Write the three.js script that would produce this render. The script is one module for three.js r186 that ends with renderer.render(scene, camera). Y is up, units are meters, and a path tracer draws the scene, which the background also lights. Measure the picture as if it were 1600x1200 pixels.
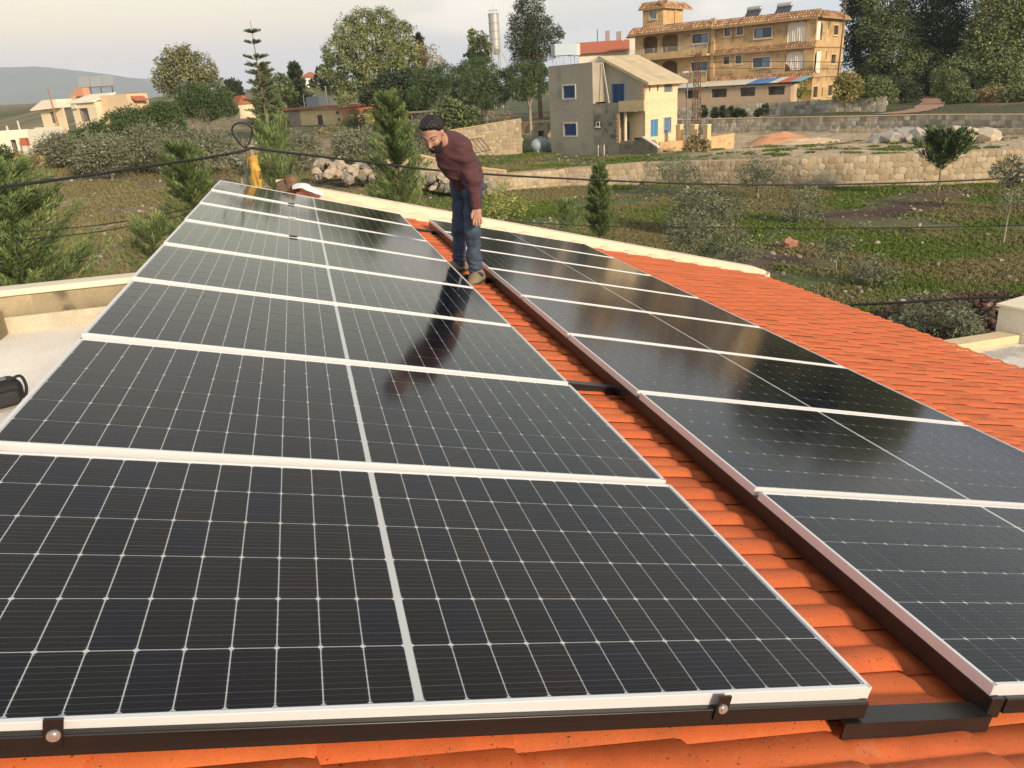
import * as THREE from 'three';
import { mergeGeometries, mergeVertices } from 'three/addons/utils/BufferGeometryUtils.js';
import { MarchingCubes } from 'three/addons/objects/MarchingCubes.js';
import { RoundedBoxGeometry } from 'three/addons/geometries/RoundedBoxGeometry.js';

// ---------------------------------------------------------------- camera, sky, sun, exposure
const scene = new THREE.Scene();
const camera = new THREE.PerspectiveCamera(52.75, 4 / 3, 0.05, 12000);
camera.position.set(1.0234, 0.8705, 1.2769);
camera.quaternion.setFromRotationMatrix(new THREE.Matrix4().makeBasis(
  new THREE.Vector3(0.96445, -0.05806, 0.2578), new THREE.Vector3(0.14353, 0.93422, -0.32653), new THREE.Vector3(-0.22188, 0.35193, 0.90935)));
const renderer = new THREE.WebGLRenderer({ antialias: true });
renderer.setSize(1024, 768);
renderer.toneMapping = THREE.LinearToneMapping;
renderer.toneMappingExposure = 1.55;
renderer.shadowMap.enabled = true;

let seedState = 12345;
const seed = s => { seedState = (s * 2654435761) >>> 0; };
const rnd = () => { seedState = (seedState + 0x6D2B79F5) >>> 0; let t = seedState; t = Math.imul(t ^ (t >>> 15), t | 1); t ^= t + Math.imul(t ^ (t >>> 7), t | 61); return ((t ^ (t >>> 14)) >>> 0) / 4294967296; };
const rr = (a, b) => a + (b - a) * rnd();
const clamp = (x, a, b) => Math.min(b, Math.max(a, x));
const sst = (a, b, x) => { const t = clamp((x - a) / (b - a), 0, 1); return t * t * (3 - 2 * t); };
const mix = (a, b, t) => a + (b - a) * t;
const hash2 = (i, j) => { let h = (Math.imul(i, 374761393) + Math.imul(j, 668265263)) | 0; h = Math.imul(h ^ (h >>> 13), 1274126177); return ((h ^ (h >>> 16)) >>> 0) / 4294967296; };
function noise(x, y) { const i = Math.floor(x), j = Math.floor(y), u = x - i, v = y - j, a = u * u * (3 - 2 * u), b = v * v * (3 - 2 * v); return mix(mix(hash2(i, j), hash2(i + 1, j), a), mix(hash2(i, j + 1), hash2(i + 1, j + 1), a), b); }
function fbm(x, y, o = 4) { let s = 0, a = 0.5, n = 0; for (let k = 0; k < o; k++) { s += a * noise(x, y); n += a; a *= 0.5; x = x * 2.03 + 17.1; y = y * 2.03 + 5.7; } return s / n; }
const lin = c => { c /= 255; return c <= 0.04045 ? c / 12.92 : Math.pow((c + 0.055) / 1.055, 2.4); };
const pw = (t, pts) => { if (t <= pts[0][0]) return pts[0][1]; for (let k = 1; k < pts.length; k++) if (t <= pts[k][0]) { const a = pts[k - 1], b = pts[k]; return a[1] + (b[1] - a[1]) * (t - a[0]) / (b[0] - a[0]); } return pts[pts.length - 1][1]; };

{ // evening sky: pale air, thin high cloud, a faint pink belt opposite the sun
  const W = 1024, H = 512, data = new Float32Array(W * H * 4);
  const stops = [[-90, [120, 125, 130]], [-2, [170, 172, 178]], [0, [190, 193, 203]], [2.5, [212, 204, 204]], [5, [234, 216, 190]], [9, [236, 235, 202]], [16, [214, 210, 196]], [30, [160, 163, 170]], [50, [130, 139, 152]], [90, [122, 133, 150]]].map(([e, c]) => [e, c.map(lin)]);
  const cool = [180, 196, 208].map(lin), cloud = [246, 234, 218].map(lin);
  for (let j = 0; j < H; j++) for (let i = 0; i < W; i++) {
    const el = ((j + 0.5) / H - 0.5) * 180, th = ((i + 0.5) / W - 0.5) * 2 * Math.PI, cz = Math.cos(el * Math.PI / 180);
    const x = Math.cos(th) * cz, z = Math.sin(th) * cz, y = Math.sin(el * Math.PI / 180);
    const az = Math.atan2(x, -z) * 180 / Math.PI;
    const q = stops.map((s, k) => k).filter(k => stops[k][0] <= el).pop() ?? 0, s0 = stops[q], s1 = stops[Math.min(q + 1, stops.length - 1)];
    const t = s1[0] > s0[0] ? clamp((el - s0[0]) / (s1[0] - s0[0]), 0, 1) : 0;
    const c = [0, 1, 2].map(k => mix(s0[1][k], s1[1][k], t));
    const side = 0.5 - 0.5 * Math.cos((az + 25) * Math.PI / 180);          // cooler air away from the pink belt
    const w = clamp(side * 4, 0, 1) * (1 - sst(10, 35, Math.abs(el))) * 0.7;
    const px = x / (Math.abs(y) + 0.12), pz = z / (Math.abs(y) + 0.12);
    const f = el > 0 ? Math.max(sst(0.5, 0.78, fbm(px * 0.55 + 3.1, pz * 0.55 + 1.7, 5)) * sst(6, 14, el) * 0.55, sst(0.5, 0.72, fbm(x * 7 + z * 2 + 5.3, el * 0.55 + x * 1.5 + 2.2, 5)) * sst(1, 4, el) * sst(20, 10, el) * 0.85) : 0;
    const o = (j * W + i) * 4;
    for (let k = 0; k < 3; k++) data[o + k] = 0.95 * mix(mix(c[k], cool[k], w), cloud[k], f);
    data[o + 3] = 1;
  }
  const tex = new THREE.DataTexture(data, W, H, THREE.RGBAFormat, THREE.FloatType);
  tex.mapping = THREE.EquirectangularReflectionMapping; tex.colorSpace = THREE.LinearSRGBColorSpace;
  tex.magFilter = tex.minFilter = THREE.LinearFilter; tex.wrapS = THREE.RepeatWrapping; tex.needsUpdate = true;
  scene.background = tex; scene.environment = tex;
}
const sun = new THREE.DirectionalLight(new THREE.Color().setRGB(1, 0.83, 0.62), 3.1);
sun.position.set(36, 36, 90); sun.target.position.set(0, 0, 0);
sun.castShadow = true; sun.shadow.radius = 14; sun.shadow.mapSize.set(4096, 4096);
Object.assign(sun.shadow.camera, { left: -140, right: 140, top: 100, bottom: -100, near: 1, far: 400 });
scene.add(sun, sun.target);
scene.fog = new THREE.FogExp2(new THREE.Color().setRGB(0.5, 0.55, 0.62), 0.0002);

// ---------------------------------------------------------------- helpers
const used = new Map();
function numbered(name) { const n = used.get(name) ?? 0; used.set(name, n + 1); return n ? `${name}_${String(n).padStart(3, '0')}` : name; }
function tag(o, label, category, group, kind) { if (label) o.userData.label = label; if (category) o.userData.category = category; if (group) o.userData.group = group; if (kind) o.userData.kind = kind; return o; }
function thing(name, label, category, p = [0, 0, 0], turn = 0, group) { const o = new THREE.Group(); o.name = numbered(name); o.position.set(...p); o.rotation.y = turn; scene.add(o); return tag(o, label, category, group); }
function part(name, geo, m, parent, p, r) { const o = new THREE.Mesh(geo, m); o.name = name; if (p) o.position.set(...p); if (r) o.rotation.set(...r); parent.add(o); return o; }
function top(name, geo, m, label, category, group) { const o = new THREE.Mesh(geo, m); o.name = numbered(name); scene.add(o); return tag(o, label, category, group); }
const std = (r, g, b, roughness = 0.85, o = {}) => new THREE.MeshStandardMaterial({ color: new THREE.Color().setRGB(r, g, b), roughness, ...o });
const phy = (r, g, b, roughness = 0.85, o = {}) => new THREE.MeshPhysicalMaterial({ color: new THREE.Color().setRGB(r, g, b), roughness, ...o });
const box = (w, h, d, x = 0, y = 0, z = 0) => new THREE.BoxGeometry(w, h, d).translate(x, y, z);
const span = (x0, x1, y0, y1, z0, z1) => box(x1 - x0, y1 - y0, z1 - z0, (x0 + x1) / 2, (y0 + y1) / 2, (z0 + z1) / 2);
const V = (x, y, z) => new THREE.Vector3(x, y, z);
const strip = g => { g = g.index ? g.toNonIndexed() : g; for (const k of Object.keys(g.attributes)) if (!['position', 'normal', 'uv'].includes(k)) g.deleteAttribute(k); return g; };
const merge = list => mergeGeometries(list.map(strip));
function rod(a, b, r0, r1 = r0, seg = 8) { // tapered rod between two points
  const A = V(...a), B = V(...b), d = B.clone().sub(A), g = new THREE.CylinderGeometry(r1, r0, d.length(), seg);
  g.translate(0, d.length() / 2, 0).applyQuaternion(new THREE.Quaternion().setFromUnitVectors(V(0, 1, 0), d.normalize())).translate(...a); return g;
}
function tube(pts, r, seg = 24, rad = 6, closed = false) { return new THREE.TubeGeometry(new THREE.CatmullRomCurve3(pts.map(p => V(...p)), closed), seg, r, rad, closed); }
function speckTex(size, fn, srgb = true) { const d = new Uint8Array(size * size * 4); for (let j = 0; j < size; j++) for (let i = 0; i < size; i++) { const c = fn(i / size, j / size), o = (j * size + i) * 4; d[o] = c[0]; d[o + 1] = c[1]; d[o + 2] = c[2]; d[o + 3] = 255; } const t = new THREE.DataTexture(d, size, size); t.wrapS = t.wrapT = THREE.RepeatWrapping; t.magFilter = THREE.LinearFilter; t.minFilter = THREE.LinearMipmapLinearFilter; t.generateMipmaps = true; if (srgb) t.colorSpace = THREE.SRGBColorSpace; t.needsUpdate = true; return t; }
const tfbm = (u, v, s, o = 4) => { // tileable
  const a = fbm(u * s, v * s, o), b = fbm((u - 1) * s, v * s, o), c = fbm(u * s, (v - 1) * s, o), d = fbm((u - 1) * s, (v - 1) * s, o); return mix(mix(a, b, u), mix(c, d, u), v); };
function worldUV(g, s = 1) { // box-projected uv in metres
  g = strip(g); const p = g.attributes.position, n = g.attributes.normal, uv = new Float32Array(p.count * 2);
  for (let i = 0; i < p.count; i++) { const ax = Math.abs(n.getX(i)), ay = Math.abs(n.getY(i)), az = Math.abs(n.getZ(i)); let u, v;
    if (ay >= ax && ay >= az) { u = p.getX(i); v = p.getZ(i); } else if (ax >= az) { u = p.getZ(i); v = p.getY(i); } else { u = p.getX(i); v = p.getY(i); }
    uv[2 * i] = u * s; uv[2 * i + 1] = v * s; }
  g.setAttribute('uv', new THREE.BufferAttribute(uv, 2)); return g;
}
// plaster / concrete with blotches and fine grain of its own
function plaster(rgb, o = {}) {
  const { blot = 0.16, grain = 0.08, stain = 0, rep = 0.25, rough = 0.9, s = 256, sd = 0 } = o;
  const t = speckTex(s, (u, v) => { const b = (tfbm(u + sd, v, 5, 4) - 0.5) * 2 * blot, g = (hash2((u * s) | 0, ((v * s) | 0) + 7 + sd * 99) - 0.5) * 2 * grain; const st = stain ? sst(0.55, 0.75, tfbm(u, v + sd, 7, 5)) * stain : 0; const k = clamp(1 + b + g - st, 0.1, 1.4); return rgb.map(c => clamp(c * k, 0, 255)); });
  t.repeat.set(rep, rep); return new THREE.MeshStandardMaterial({ map: t, roughness: rough });
}

// ---------------------------------------------------------------- the roof we stand on (slope falls to +x)
const TH = 14.35 * Math.PI / 180, CT = Math.cos(TH), ST = Math.sin(TH);
const RP = (u, n, v) => [u * CT + n * ST, -u * ST + n * CT, -v];         // along slope, above it, along ridge
function onRoof(o, u, n, v) { o.position.set(...RP(u, n, v)); o.rotation.z = -TH; return o; }

const tileTex = k => { const t = speckTex(256, (u, v) => { const b = 1 + (tfbm(u + k * 0.37, v, 4, 4) - 0.5) * 0.16 + (hash2((u * 256) | 0, ((v * 256) | 0) + k * 31) - 0.5) * 0.1 + (tfbm(u * 0.3, v, 24, 2) - 0.5) * 0.08; const sp = noise(u * 90 + k * 7, v * 90) > 0.955 ? 0.45 : 1; const lime = sst(0.7, 0.82, tfbm(u, v + k * 0.2, 9, 4)) * 0.22; return [222, 112, 58].map((c, i) => clamp(c * b * sp * (1 - lime) + lime * [225, 190, 160][i], 0, 255)); }); return t; };
const TILE_M = [0, 1, 2, 3, 4].map(k => { const t = tileTex(k); const c = [[1, 1, 1], [0.93, 0.9, 0.87], [1.0, 1.06, 1.08], [0.87, 0.88, 0.9], [1.0, 0.95, 0.92]][k]; return new THREE.MeshStandardMaterial({ map: t, color: new THREE.Color().setRGB(...c.map(x => Math.min(1, x * 0.92))), roughness: 0.7, bumpMap: t, bumpScale: 0.0012 }); });
const TW = 0.216, TG = 0.42, TL = 0.475;
const tileProfile = t => { // height across one tile: broad roll, rib, flat pan
  if (t < 0.52) return 0.006 + 0.019 * Math.pow(Math.sin(Math.PI * (t / 0.52) * 0.94 + 0.1), 0.8);
  if (t < 0.60) return 0.010 - 0.006 * Math.sin(Math.PI * (t - 0.52) / 0.08);
  if (t > 1) return 0.001;
  return 0.005 + 0.009 * Math.sin(Math.PI * (t - 0.6) / 0.4);
};
function tileGeometry(k) {
  const ts = [0, 0.05, 0.14, 0.26, 0.38, 0.47, 0.52, 0.56, 0.62, 0.8, 1, 1.07], pos = [], uv = [], idx = [];
  const us = [-0.05, TL - 0.075, TL - 0.052];
  us.forEach((x, i) => ts.forEach(t => { const lift = 0.024 * (x + 0.05) / TL; const nose = i === 2 ? -0.006 : 0; pos.push(x + (i ? 0.012 * Math.sin(Math.PI * t) : 0), tileProfile(t) + lift + nose, -t * TW); uv.push(x * 1.9 + k * 0.2, t * 0.42 + k * 0.13); }));
  const n = ts.length;
  for (let i = 0; i < 2; i++) for (let j = 0; j < n - 1; j++) { const a = i * n + j, b = a + 1, c = a + n, d = c + 1; idx.push(a, c, b, b, c, d); }
  const base = pos.length / 3; // the nose: an edge of its own
  ts.forEach((t, j) => { const s = (2 * n + j) * 3; pos.push(pos[s], pos[s + 1], pos[s + 2], pos[s] - 0.006, pos[s + 1] - 0.021, pos[s + 2]); uv.push(0.9, t * 0.4, 0.94, t * 0.4); });
  for (let j = 0; j < n - 1; j++) { const a = base + j * 2; idx.push(a, a + 1, a + 2, a + 2, a + 1, a + 3); }
  const g = new THREE.BufferGeometry(); g.setAttribute('position', new THREE.Float32BufferAttribute(pos, 3)); g.setAttribute('uv', new THREE.Float32BufferAttribute(uv, 2)); g.setIndex(idx); g.computeVertexNormals(); return g;
}
const TILE_G = [0, 1, 2, 3].map(tileGeometry);
const TILE_N = -0.162;
const house = thing('tiled_house', 'single storey house under the camera with orange tiled roof and cream parapet', 'house', [0, 0, 0]);
{
  seed(11);
  const cam = camera.position, list = [];
  for (let r = -10; r < 47; r++) for (let c = 0; c < 20; c++) {
    const v = r * TW, u = 0.1 + c * TG, p = RP(u + 0.2, TILE_N, v + TW / 2);
    const under = v > 0.12 && v < 9.3 && ((u + 0.25 < 2.15 && u > -0.3) || (u > 2.5 && u + 0.4 < 4.95));
    const gap = u + TG > 2.2 && u < 2.75;
    const d = Math.hypot(p[0] - cam.x, p[1] - cam.y, p[2] - cam.z);
    const hidden = under || v < -0.75;
    list.push({ u: u + rr(-0.006, 0.006), v, d: hidden ? 999 : d * (gap ? 0.5 : 1), k: Math.floor(rr(0, 4)), m: Math.floor(rr(0, 5)), a: rr(-0.0025, 0.0025), y: rr(-0.001, 0.0015) });
  }
  list.sort((a, b) => a.d - b.d);
  list.slice(0, 300).forEach(t => { const o = part('roof_tile', TILE_G[t.k], TILE_M[t.m], house); onRoof(o, t.u, TILE_N + t.y, t.v); o.rotation.y = t.a; });
  const rest = list.slice(300).map(t => { const tint = rr(0.86, 1.0); const o = new THREE.Object3D(); onRoof(o, t.u, TILE_N + t.y, t.v); o.updateMatrix(); const g = strip(TILE_G[t.k].clone().applyMatrix4(o.matrix)); g.setAttribute('color', new THREE.BufferAttribute(new Float32Array(g.attributes.position.count * 3).map((_, i) => tint * (i % 3 === 1 ? 0.98 + 0.04 * tint : 1)), 3)); return g; });
  const restM = TILE_M[0].clone(); restM.vertexColors = true; part('roof_tiles', mergeGeometries(rest), restM, house).userData.kind = 'stuff';
  const deck = part('roof_deck', box(8.4, 0.12, 12.55), std(0.32, 0.16, 0.1), house); onRoof(deck, 4.28, TILE_N - 0.085, 3.98);
  // cream parapet along the far gable, with a stepped mortar joint against the tiles
  const cream = plaster([232, 212, 186], { blot: 0.07, grain: 0.03, stain: 0.08, rep: 0.5 });
  const sh = new THREE.Shape(), a = [0.85, -0.16], b = [8.42, -2.225];
  sh.moveTo(a[0], a[1] - 0.6); sh.lineTo(a[0], a[1]); sh.lineTo(b[0] - 0.25, b[1] + 0.07); sh.quadraticCurveTo(b[0] - 0.02, b[1] + 0.01, b[0], b[1] - 0.07); sh.lineTo(b[0] + 0.01, b[1] - 0.5); sh.closePath();
  part('parapet', worldUV(new THREE.ExtrudeGeometry(sh, { depth: 0.24, bevelEnabled: true, bevelSize: 0.02, bevelThickness: 0.02, bevelSegments: 2, curveSegments: 6 }).translate(0, 0, -10.46)), cream, house);
  const mort = new THREE.Shape(); mort.moveTo(0.9, -0.5); mort.lineTo(8.4, -2.45); mort.lineTo(8.4, -2.225); let y = 0;
  for (let x = 8.36; x > 0.9; x -= 0.1) { const f = ((x * 2.42) % 1); mort.lineTo(x, -0.2 - (x - 0.9) * 0.272 - 0.02 - (f > 0.5 ? 0.05 : 0.015)); } mort.lineTo(0.9, -0.25); mort.closePath();
  part('mortar_fillet', worldUV(new THREE.ExtrudeGeometry(mort, { depth: 0.12, bevelEnabled: false }).translate(0, 0, -10.23)), cream, house);
  part('wall', worldUV(merge([span(0.05, 8.0, -5.9, -2.45, -10.3, 2.3), span(-0.05, 0.05, -1.6, -0.22, -9.6, 2.3)])), plaster([222, 200, 170], { blot: 0.1 }), house);
}
// flat terrace on the left
{
  const deckM = plaster([242, 234, 220], { blot: 0.14, grain: 0.05, stain: 0.24, rep: 0.18, s: 512, sd: 0.3 });
  const o = top('terrace', worldUV(span(-7, -0.05, -1.85, -1.6, -9.55, 3)), deckM); tag(o, 'whitewashed flat terrace roof left of the panels', undefined, undefined, 'structure');
  const w = thing('parapet_wall', 'low stained cream parapet wall closing the white terrace at the left edge', 'parapet wall', [0, -1.6, 0]);
  const pm = plaster([158, 144, 116], { blot: 0.26, grain: 0.06, stain: 0.35, rep: 0.4, sd: 0.7 }), cap = plaster([230, 216, 192], { blot: 0.06, rep: 0.5 });
  part('wall', worldUV(span(-7, -0.1, 0, 0.46, -9.72, -9.52)), pm, w);
  part('skirting', worldUV(span(-7, -0.1, 0, 0.2, -9.5, -9.44)), plaster([204, 192, 168], { blot: 0.12, stain: 0.1, rep: 0.5, sd: 0.1 }), w);
  part('coping', worldUV(new RoundedBoxGeometry(6.96, 0.08, 0.32, 2, 0.015).translate(-3.56, 0.5, -9.62)), cap, w);
  part('pier', worldUV(span(-3.4, -2.83, 0, 0.3, -9.42, -9.1)), pm, w);
  const f = top('lower_roof', worldUV(merge([span(8.5, 16, -3.6, -3.35, -8.4, 3)])), plaster([230, 222, 208], { blot: 0.14, stain: 0.22, rep: 0.3, sd: 0.5 })); tag(f, 'white flat roof below the right eave', undefined, undefined, 'structure');
  const k = thing('kerb_wall', 'low cream kerb along the white flat roof beyond the right eave', 'kerb', [0, -3.35, 0]);
  part('kerb', worldUV(new RoundedBoxGeometry(7.5, 0.14, 0.3, 2, 0.02).translate(12.25, 0.07, -8.25)), plaster([222, 200, 160], { blot: 0.12, rep: 0.5 }), k);
  const c = thing('roof_pier', 'short white pier with a sloping cap on the flat roof beyond the right eave', 'pier', [12.05, -3.35, -8.3], 0.25);
  part('shaft', worldUV(span(-0.4, 0.4, 0, 0.52, -0.3, 0.3)), plaster([226, 220, 204], { blot: 0.08, rep: 0.6 }), c);
  part('cap', new RoundedBoxGeometry(0.88, 0.05, 0.68, 2, 0.01).translate(0, 0.55, 0), plaster([234, 222, 196], { blot: 0.06 }), c);
}

// ---------------------------------------------------------------- solar panels
const PW = 2.279, PD = 1.134, GAP = 0.0347, PIT = PD + GAP, OFF2 = PW + 0.406;
const alu = new THREE.MeshStandardMaterial({ color: new THREE.Color().setRGB(0.8, 0.8, 0.8), metalness: 0.25, roughness: 0.42 });
const GL = { ior: 1.31, roughness: 0.11 };
const cellTex = (() => { const w = 64, h = 256, d = new Uint8Array(w * h * 4); for (let j = 0; j < h; j++) for (let i = 0; i < w; i++) { const o = (j * w + i) * 4; let c = [15, 16, 20]; const ph = ((j + 0.5) / h * 10) % 1, dl = Math.abs(ph - 0.5) * h / 10; const pad = i < 2 || i > w - 3; if (dl < 0.7 + (pad ? 0.2 : 0)) c = pad ? [160, 160, 160] : [92, 92, 95]; const n = 1 + (hash2(i, j) - 0.5) * 0.12 + ((i % 3) ? 0 : 0.06); d[o] = c[0] * n; d[o + 1] = c[1] * n; d[o + 2] = c[2] * n; d[o + 3] = 255; } const t = new THREE.DataTexture(d, w, h); t.colorSpace = THREE.SRGBColorSpace; t.magFilter = THREE.LinearFilter; t.minFilter = THREE.LinearMipmapLinearFilter; t.generateMipmaps = true; t.needsUpdate = true; return t; })();
const CELL_M = [[1, 1, 1], [0.7, 0.85, 1.35], [1.35, 1.05, 0.85], [0.7, 0.72, 0.8], [0.9, 1.1, 1.0]].map(c => new THREE.MeshPhysicalMaterial({ map: cellTex, color: new THREE.Color().setRGB(...c), ...GL }));
const sheetM = phy(0.55, 0.57, 0.57, GL.roughness, { ior: GL.ior });
const cellG = (() => { const w = 0.09, h = 0.1802, c = 0.0055, s = new THREE.Shape(); s.moveTo(-w / 2 + c, -h / 2); s.lineTo(w / 2 - c, -h / 2); s.lineTo(w / 2, -h / 2 + c); s.lineTo(w / 2, h / 2 - c); s.lineTo(w / 2 - c, h / 2); s.lineTo(-w / 2 + c, h / 2); s.lineTo(-w / 2, h / 2 - c); s.lineTo(-w / 2, -h / 2 + c); s.closePath();
  const g = new THREE.ExtrudeGeometry(s, { depth: 0.0006, bevelEnabled: false }), uv = g.attributes.uv, p = g.attributes.position; for (let i = 0; i < uv.count; i++) uv.setXY(i, p.getX(i) / w + 0.5, p.getY(i) / h + 0.5); g.rotateX(-Math.PI / 2); return g; })();
const frameG = (() => { // four extruded rails: outer wall with a groove line, top lip, bottom flange
  const rail = L => { const s = new THREE.Shape(); [[0, 0], [0, -0.035], [0.028, -0.035], [0.028, -0.033], [0.002, -0.033], [0.002, -0.006], [0.011, -0.004], [0.011, -0.0005], [0.0105, 0]].reverse().forEach((q, i) => i ? s.lineTo(...q) : s.moveTo(...q)); s.closePath(); return new THREE.ExtrudeGeometry(s, { depth: L, bevelEnabled: false }).translate(0, 0, -L / 2); };
  const lip = L => span(-0.0012, 0, -0.013, -0.001, -L / 2, L / 2);
  const list = [];
  for (const [L, ang, x, z] of [[PD, 0, -PW / 2, 0], [PD, Math.PI, PW / 2, 0], [PW - 0.0045, Math.PI / 2, 0, PD / 2], [PW - 0.0045, -Math.PI / 2, 0, -PD / 2]]) for (const g of [rail(L), lip(L)]) list.push(strip(g).rotateY(ang).translate(x, 0, z));
  return mergeGeometries(list);
})();
const sheetG = box(PW - 0.006, 0.004, PD - 0.006, 0, -0.0062, 0);
const ords = ['nearest', 'second', 'third', 'fourth', 'fifth', 'sixth', 'seventh', 'farthest'];
for (let a = 0; a < 2; a++) for (let k = 0; k < 8; k++) {
  seed(500 + a * 20 + k);
  const where = a ? 'lower right row beside the bare tiles' : 'upper left row beside the terrace';
  const p = thing('solar_panel', k === 0 ? `nearest solar panel of the ${where}` : k === 7 ? `farthest solar panel of the ${where}, by the parapet` : `${ords[k]} solar panel from the camera in the ${where}`, 'solar panel', [0, 0, 0], 0, a ? 'panels of the right row' : 'panels of the left row');
  const vc = k * PIT + PD / 2, tw = a ? 0 : 0.00427 * vc - 0.0117;
  onRoof(p, (a ? OFF2 : 0) + PW / 2 + rr(-0.0015, 0.0015), (a ? -0.006 : tw * PW / 2) + rr(-0.001, 0.001), vc); p.rotation.z -= tw; p.rotation.x = rr(-0.0012, 0.0012);
  part('frame', frameG, alu, p); part('backsheet', sheetG, sheetM, p);
  const cells = [];
  for (let i = 0; i < 24; i++) for (let j = 0; j < 6; j++) cells.push([(i - 11.5) * 0.093 + (i < 12 ? -0.0085 : 0.0085), -0.0038, (j - 2.5) * 0.184, Math.floor(Math.pow(rnd(), 1.4) * 5)]);
  if (k < 4) for (const [x, y, z, m] of cells) part('solar_cell', cellG, CELL_M[m], p, [x, y, z]);
  else part('solar_cells', mergeGeometries(cells.map(([x, y, z]) => strip(cellG.clone().translate(x, y, z)))), CELL_M[0], p).userData.kind = 'stuff';
}
// ---------------------------------------------------------------- black steel mounting frame
{
  const wear = speckTex(256, (u, v) => { const s = sst(0.78, 0.86, tfbm(u, v * 0.4, 30, 3)) * 60, g = (tfbm(u, v, 6, 4) - 0.5) * 16; return [34 + g + s, 32 + g + s, 30 + g + s * 0.9]; }); wear.repeat.set(1, 1);
  const paint = new THREE.MeshStandardMaterial({ map: wear, roughness: 0.36, metalness: 0.1 });
  const f = thing('mounting_frame', 'black painted steel mounting frame carrying both panel rows', 'mounting frame'); onRoof(f, 0, 0, 0);
  const VL = 8 * PIT - GAP, rail = (n, x0, x1, y0, y1, v0, v1) => part(n, new RoundedBoxGeometry(x1 - x0, y1 - y0, v1 - v0, 2, 0.004).translate((x0 + x1) / 2, (y0 + y1) / 2, -(v0 + v1) / 2), paint, f);
  for (const [o, dn] of [[0, 0], [OFF2, -0.006]]) {
    rail('rail', o - 0.002, o + 0.045, -0.1 + dn, -0.0365 + dn, -0.012, VL - 0.02);
    rail('rail', o + PW - 0.12, o + PW - 0.07, -0.1 + dn, -0.04 + dn, 0.05, VL);
    rail('rail', o + 1.1, o + 1.15, -0.1 + dn, -0.045 + dn, 0.05, VL);
    rail('end_rail', o ? o + 0.047 : o + 0.047, o + PW + (o ? 0 : -0.005), -0.084 + dn, -0.0365 + dn, -0.016, 0.032);
  }
  for (const [v, x0, x1] of [[-0.02, PW - 0.065, PW + 0.41], [2.62, PW - 0.35, PW + 0.44], [5.75, PW - 0.35, PW + 0.44], [8.72, PW - 0.35, PW + 0.44]]) {
    const t = part('cross_tie', merge([span(x0, x1, -0.094, -0.089, -v - 0.055, -v), span(x0, x1, -0.138, -0.089, -v - 0.0, -v + 0.005), span(x0, x1, -0.138, -0.094, -v - 0.06, -v - 0.055)]), paint, f); 
  }
  const steel = std(0.62, 0.62, 0.6, 0.35, { metalness: 0.8 });
  for (const u of [0.476, 1.846]) { // end clamps on the near edge
    const c = part('end_clamp', merge([span(-0.016, 0.016, -0.066, -0.006, 0, 0.005), span(-0.016, 0.016, -0.006, -0.001, -0.001, 0.005)]), paint, f, [u, 0.004, 0.0172]);
    part('bolt', merge([new THREE.CylinderGeometry(0.0115, 0.0125, 0.003, 16).rotateX(Math.PI / 2), new THREE.CylinderGeometry(0.006, 0.007, 0.006, 6).rotateX(Math.PI / 2).translate(0, 0, 0.002)]), steel, c, [0.001, -0.035, 0.0065]);
  }
  for (const [u, k] of [[0.87, 7], [0.88, 6], [0.89, 5], [OFF2 + 0.62, 7]]) part('mid_clamp', new RoundedBoxGeometry(0.07, 0.008, 0.045, 1, 0.003).translate(u, 0.006 + (u < 2 ? (0.00427 * k * PIT - 0.0117) * (PW - u) : -0.006), -(k * PIT - GAP / 2)), k === 6 ? alu : paint, f);
}

// ---------------------------------------------------------------- terrain
const LOWX = [[4, -64], [9.2, -60.5], [14.9, -55.9], [19.4, -55.5], [24.8, -52.3], [31.7, -43.3], [38, -39.6], [42.8, -37.2], [60, -30], [100, -16]];
const UPZ = [[-140, 18], [-100, 37], [-83.6, 47.1], [-77.5, 50.8], [-70.6, 53.7], [-62.3, 58], [-53.3, 59.6], [-40, 61.5], [0, 68]];
const lowZ = x => pw(x, LOWX), upX = z => pw(z, UPZ);
const leftH = z => pw(-z, [[0, -5.4], [20, -5.2], [38, -4.7], [60, -4.0], [90, -3.0], [150, -2.5], [200, 0], [300, 7], [420, 6], [600, -8], [1000, -40]]);
function gh(x, z) {
  const bump = (fbm(x * 0.09 + 40, z * 0.09 + 9, 3) - 0.5) * 0.5 + (fbm(x * 0.5, z * 0.5, 2) - 0.5) * 0.12;
  const L = leftH(z) + sst(-4, -20, x) * sst(-48, -88, z) * sst(-170, -110, z) * 2.3;
  const FT = -6.0, TT = mix(-4.85, -4.3, sst(22, 31, x)) ; let Rr = FT;
  const past = lowZ(x) - z;                                              // metres behind the lower wall
  if (x > 8) Rr = mix(FT, mix(TT, -4.85, sst(4, 26, past)), sst(0.6, 1.3, past));
  else Rr = mix(FT, -4.85, sst(-2, 6, past));
  const pu = x - upX(z);
  if (past > 1.6) Rr = mix(Rr, -3.45, sst(0.6, 1.3, pu));
  if (pu > 1) Rr += sst(5, 70, pu) * 1.4;
  if (past > 8 && pu < 0) Rr += sst(12, 45, past) * sst(34, 18, x) * 2.2;  // the ground climbs behind the house
  const far = sst(-85, -110, z) * sst(30, 20, x);
  const w = sst(2, 15, x) * (1 - far);
  return mix(L, Rr, w) + bump * (past > -0.6 && past < 1 && x > 8 ? 0.2 : 1);
}
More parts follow.
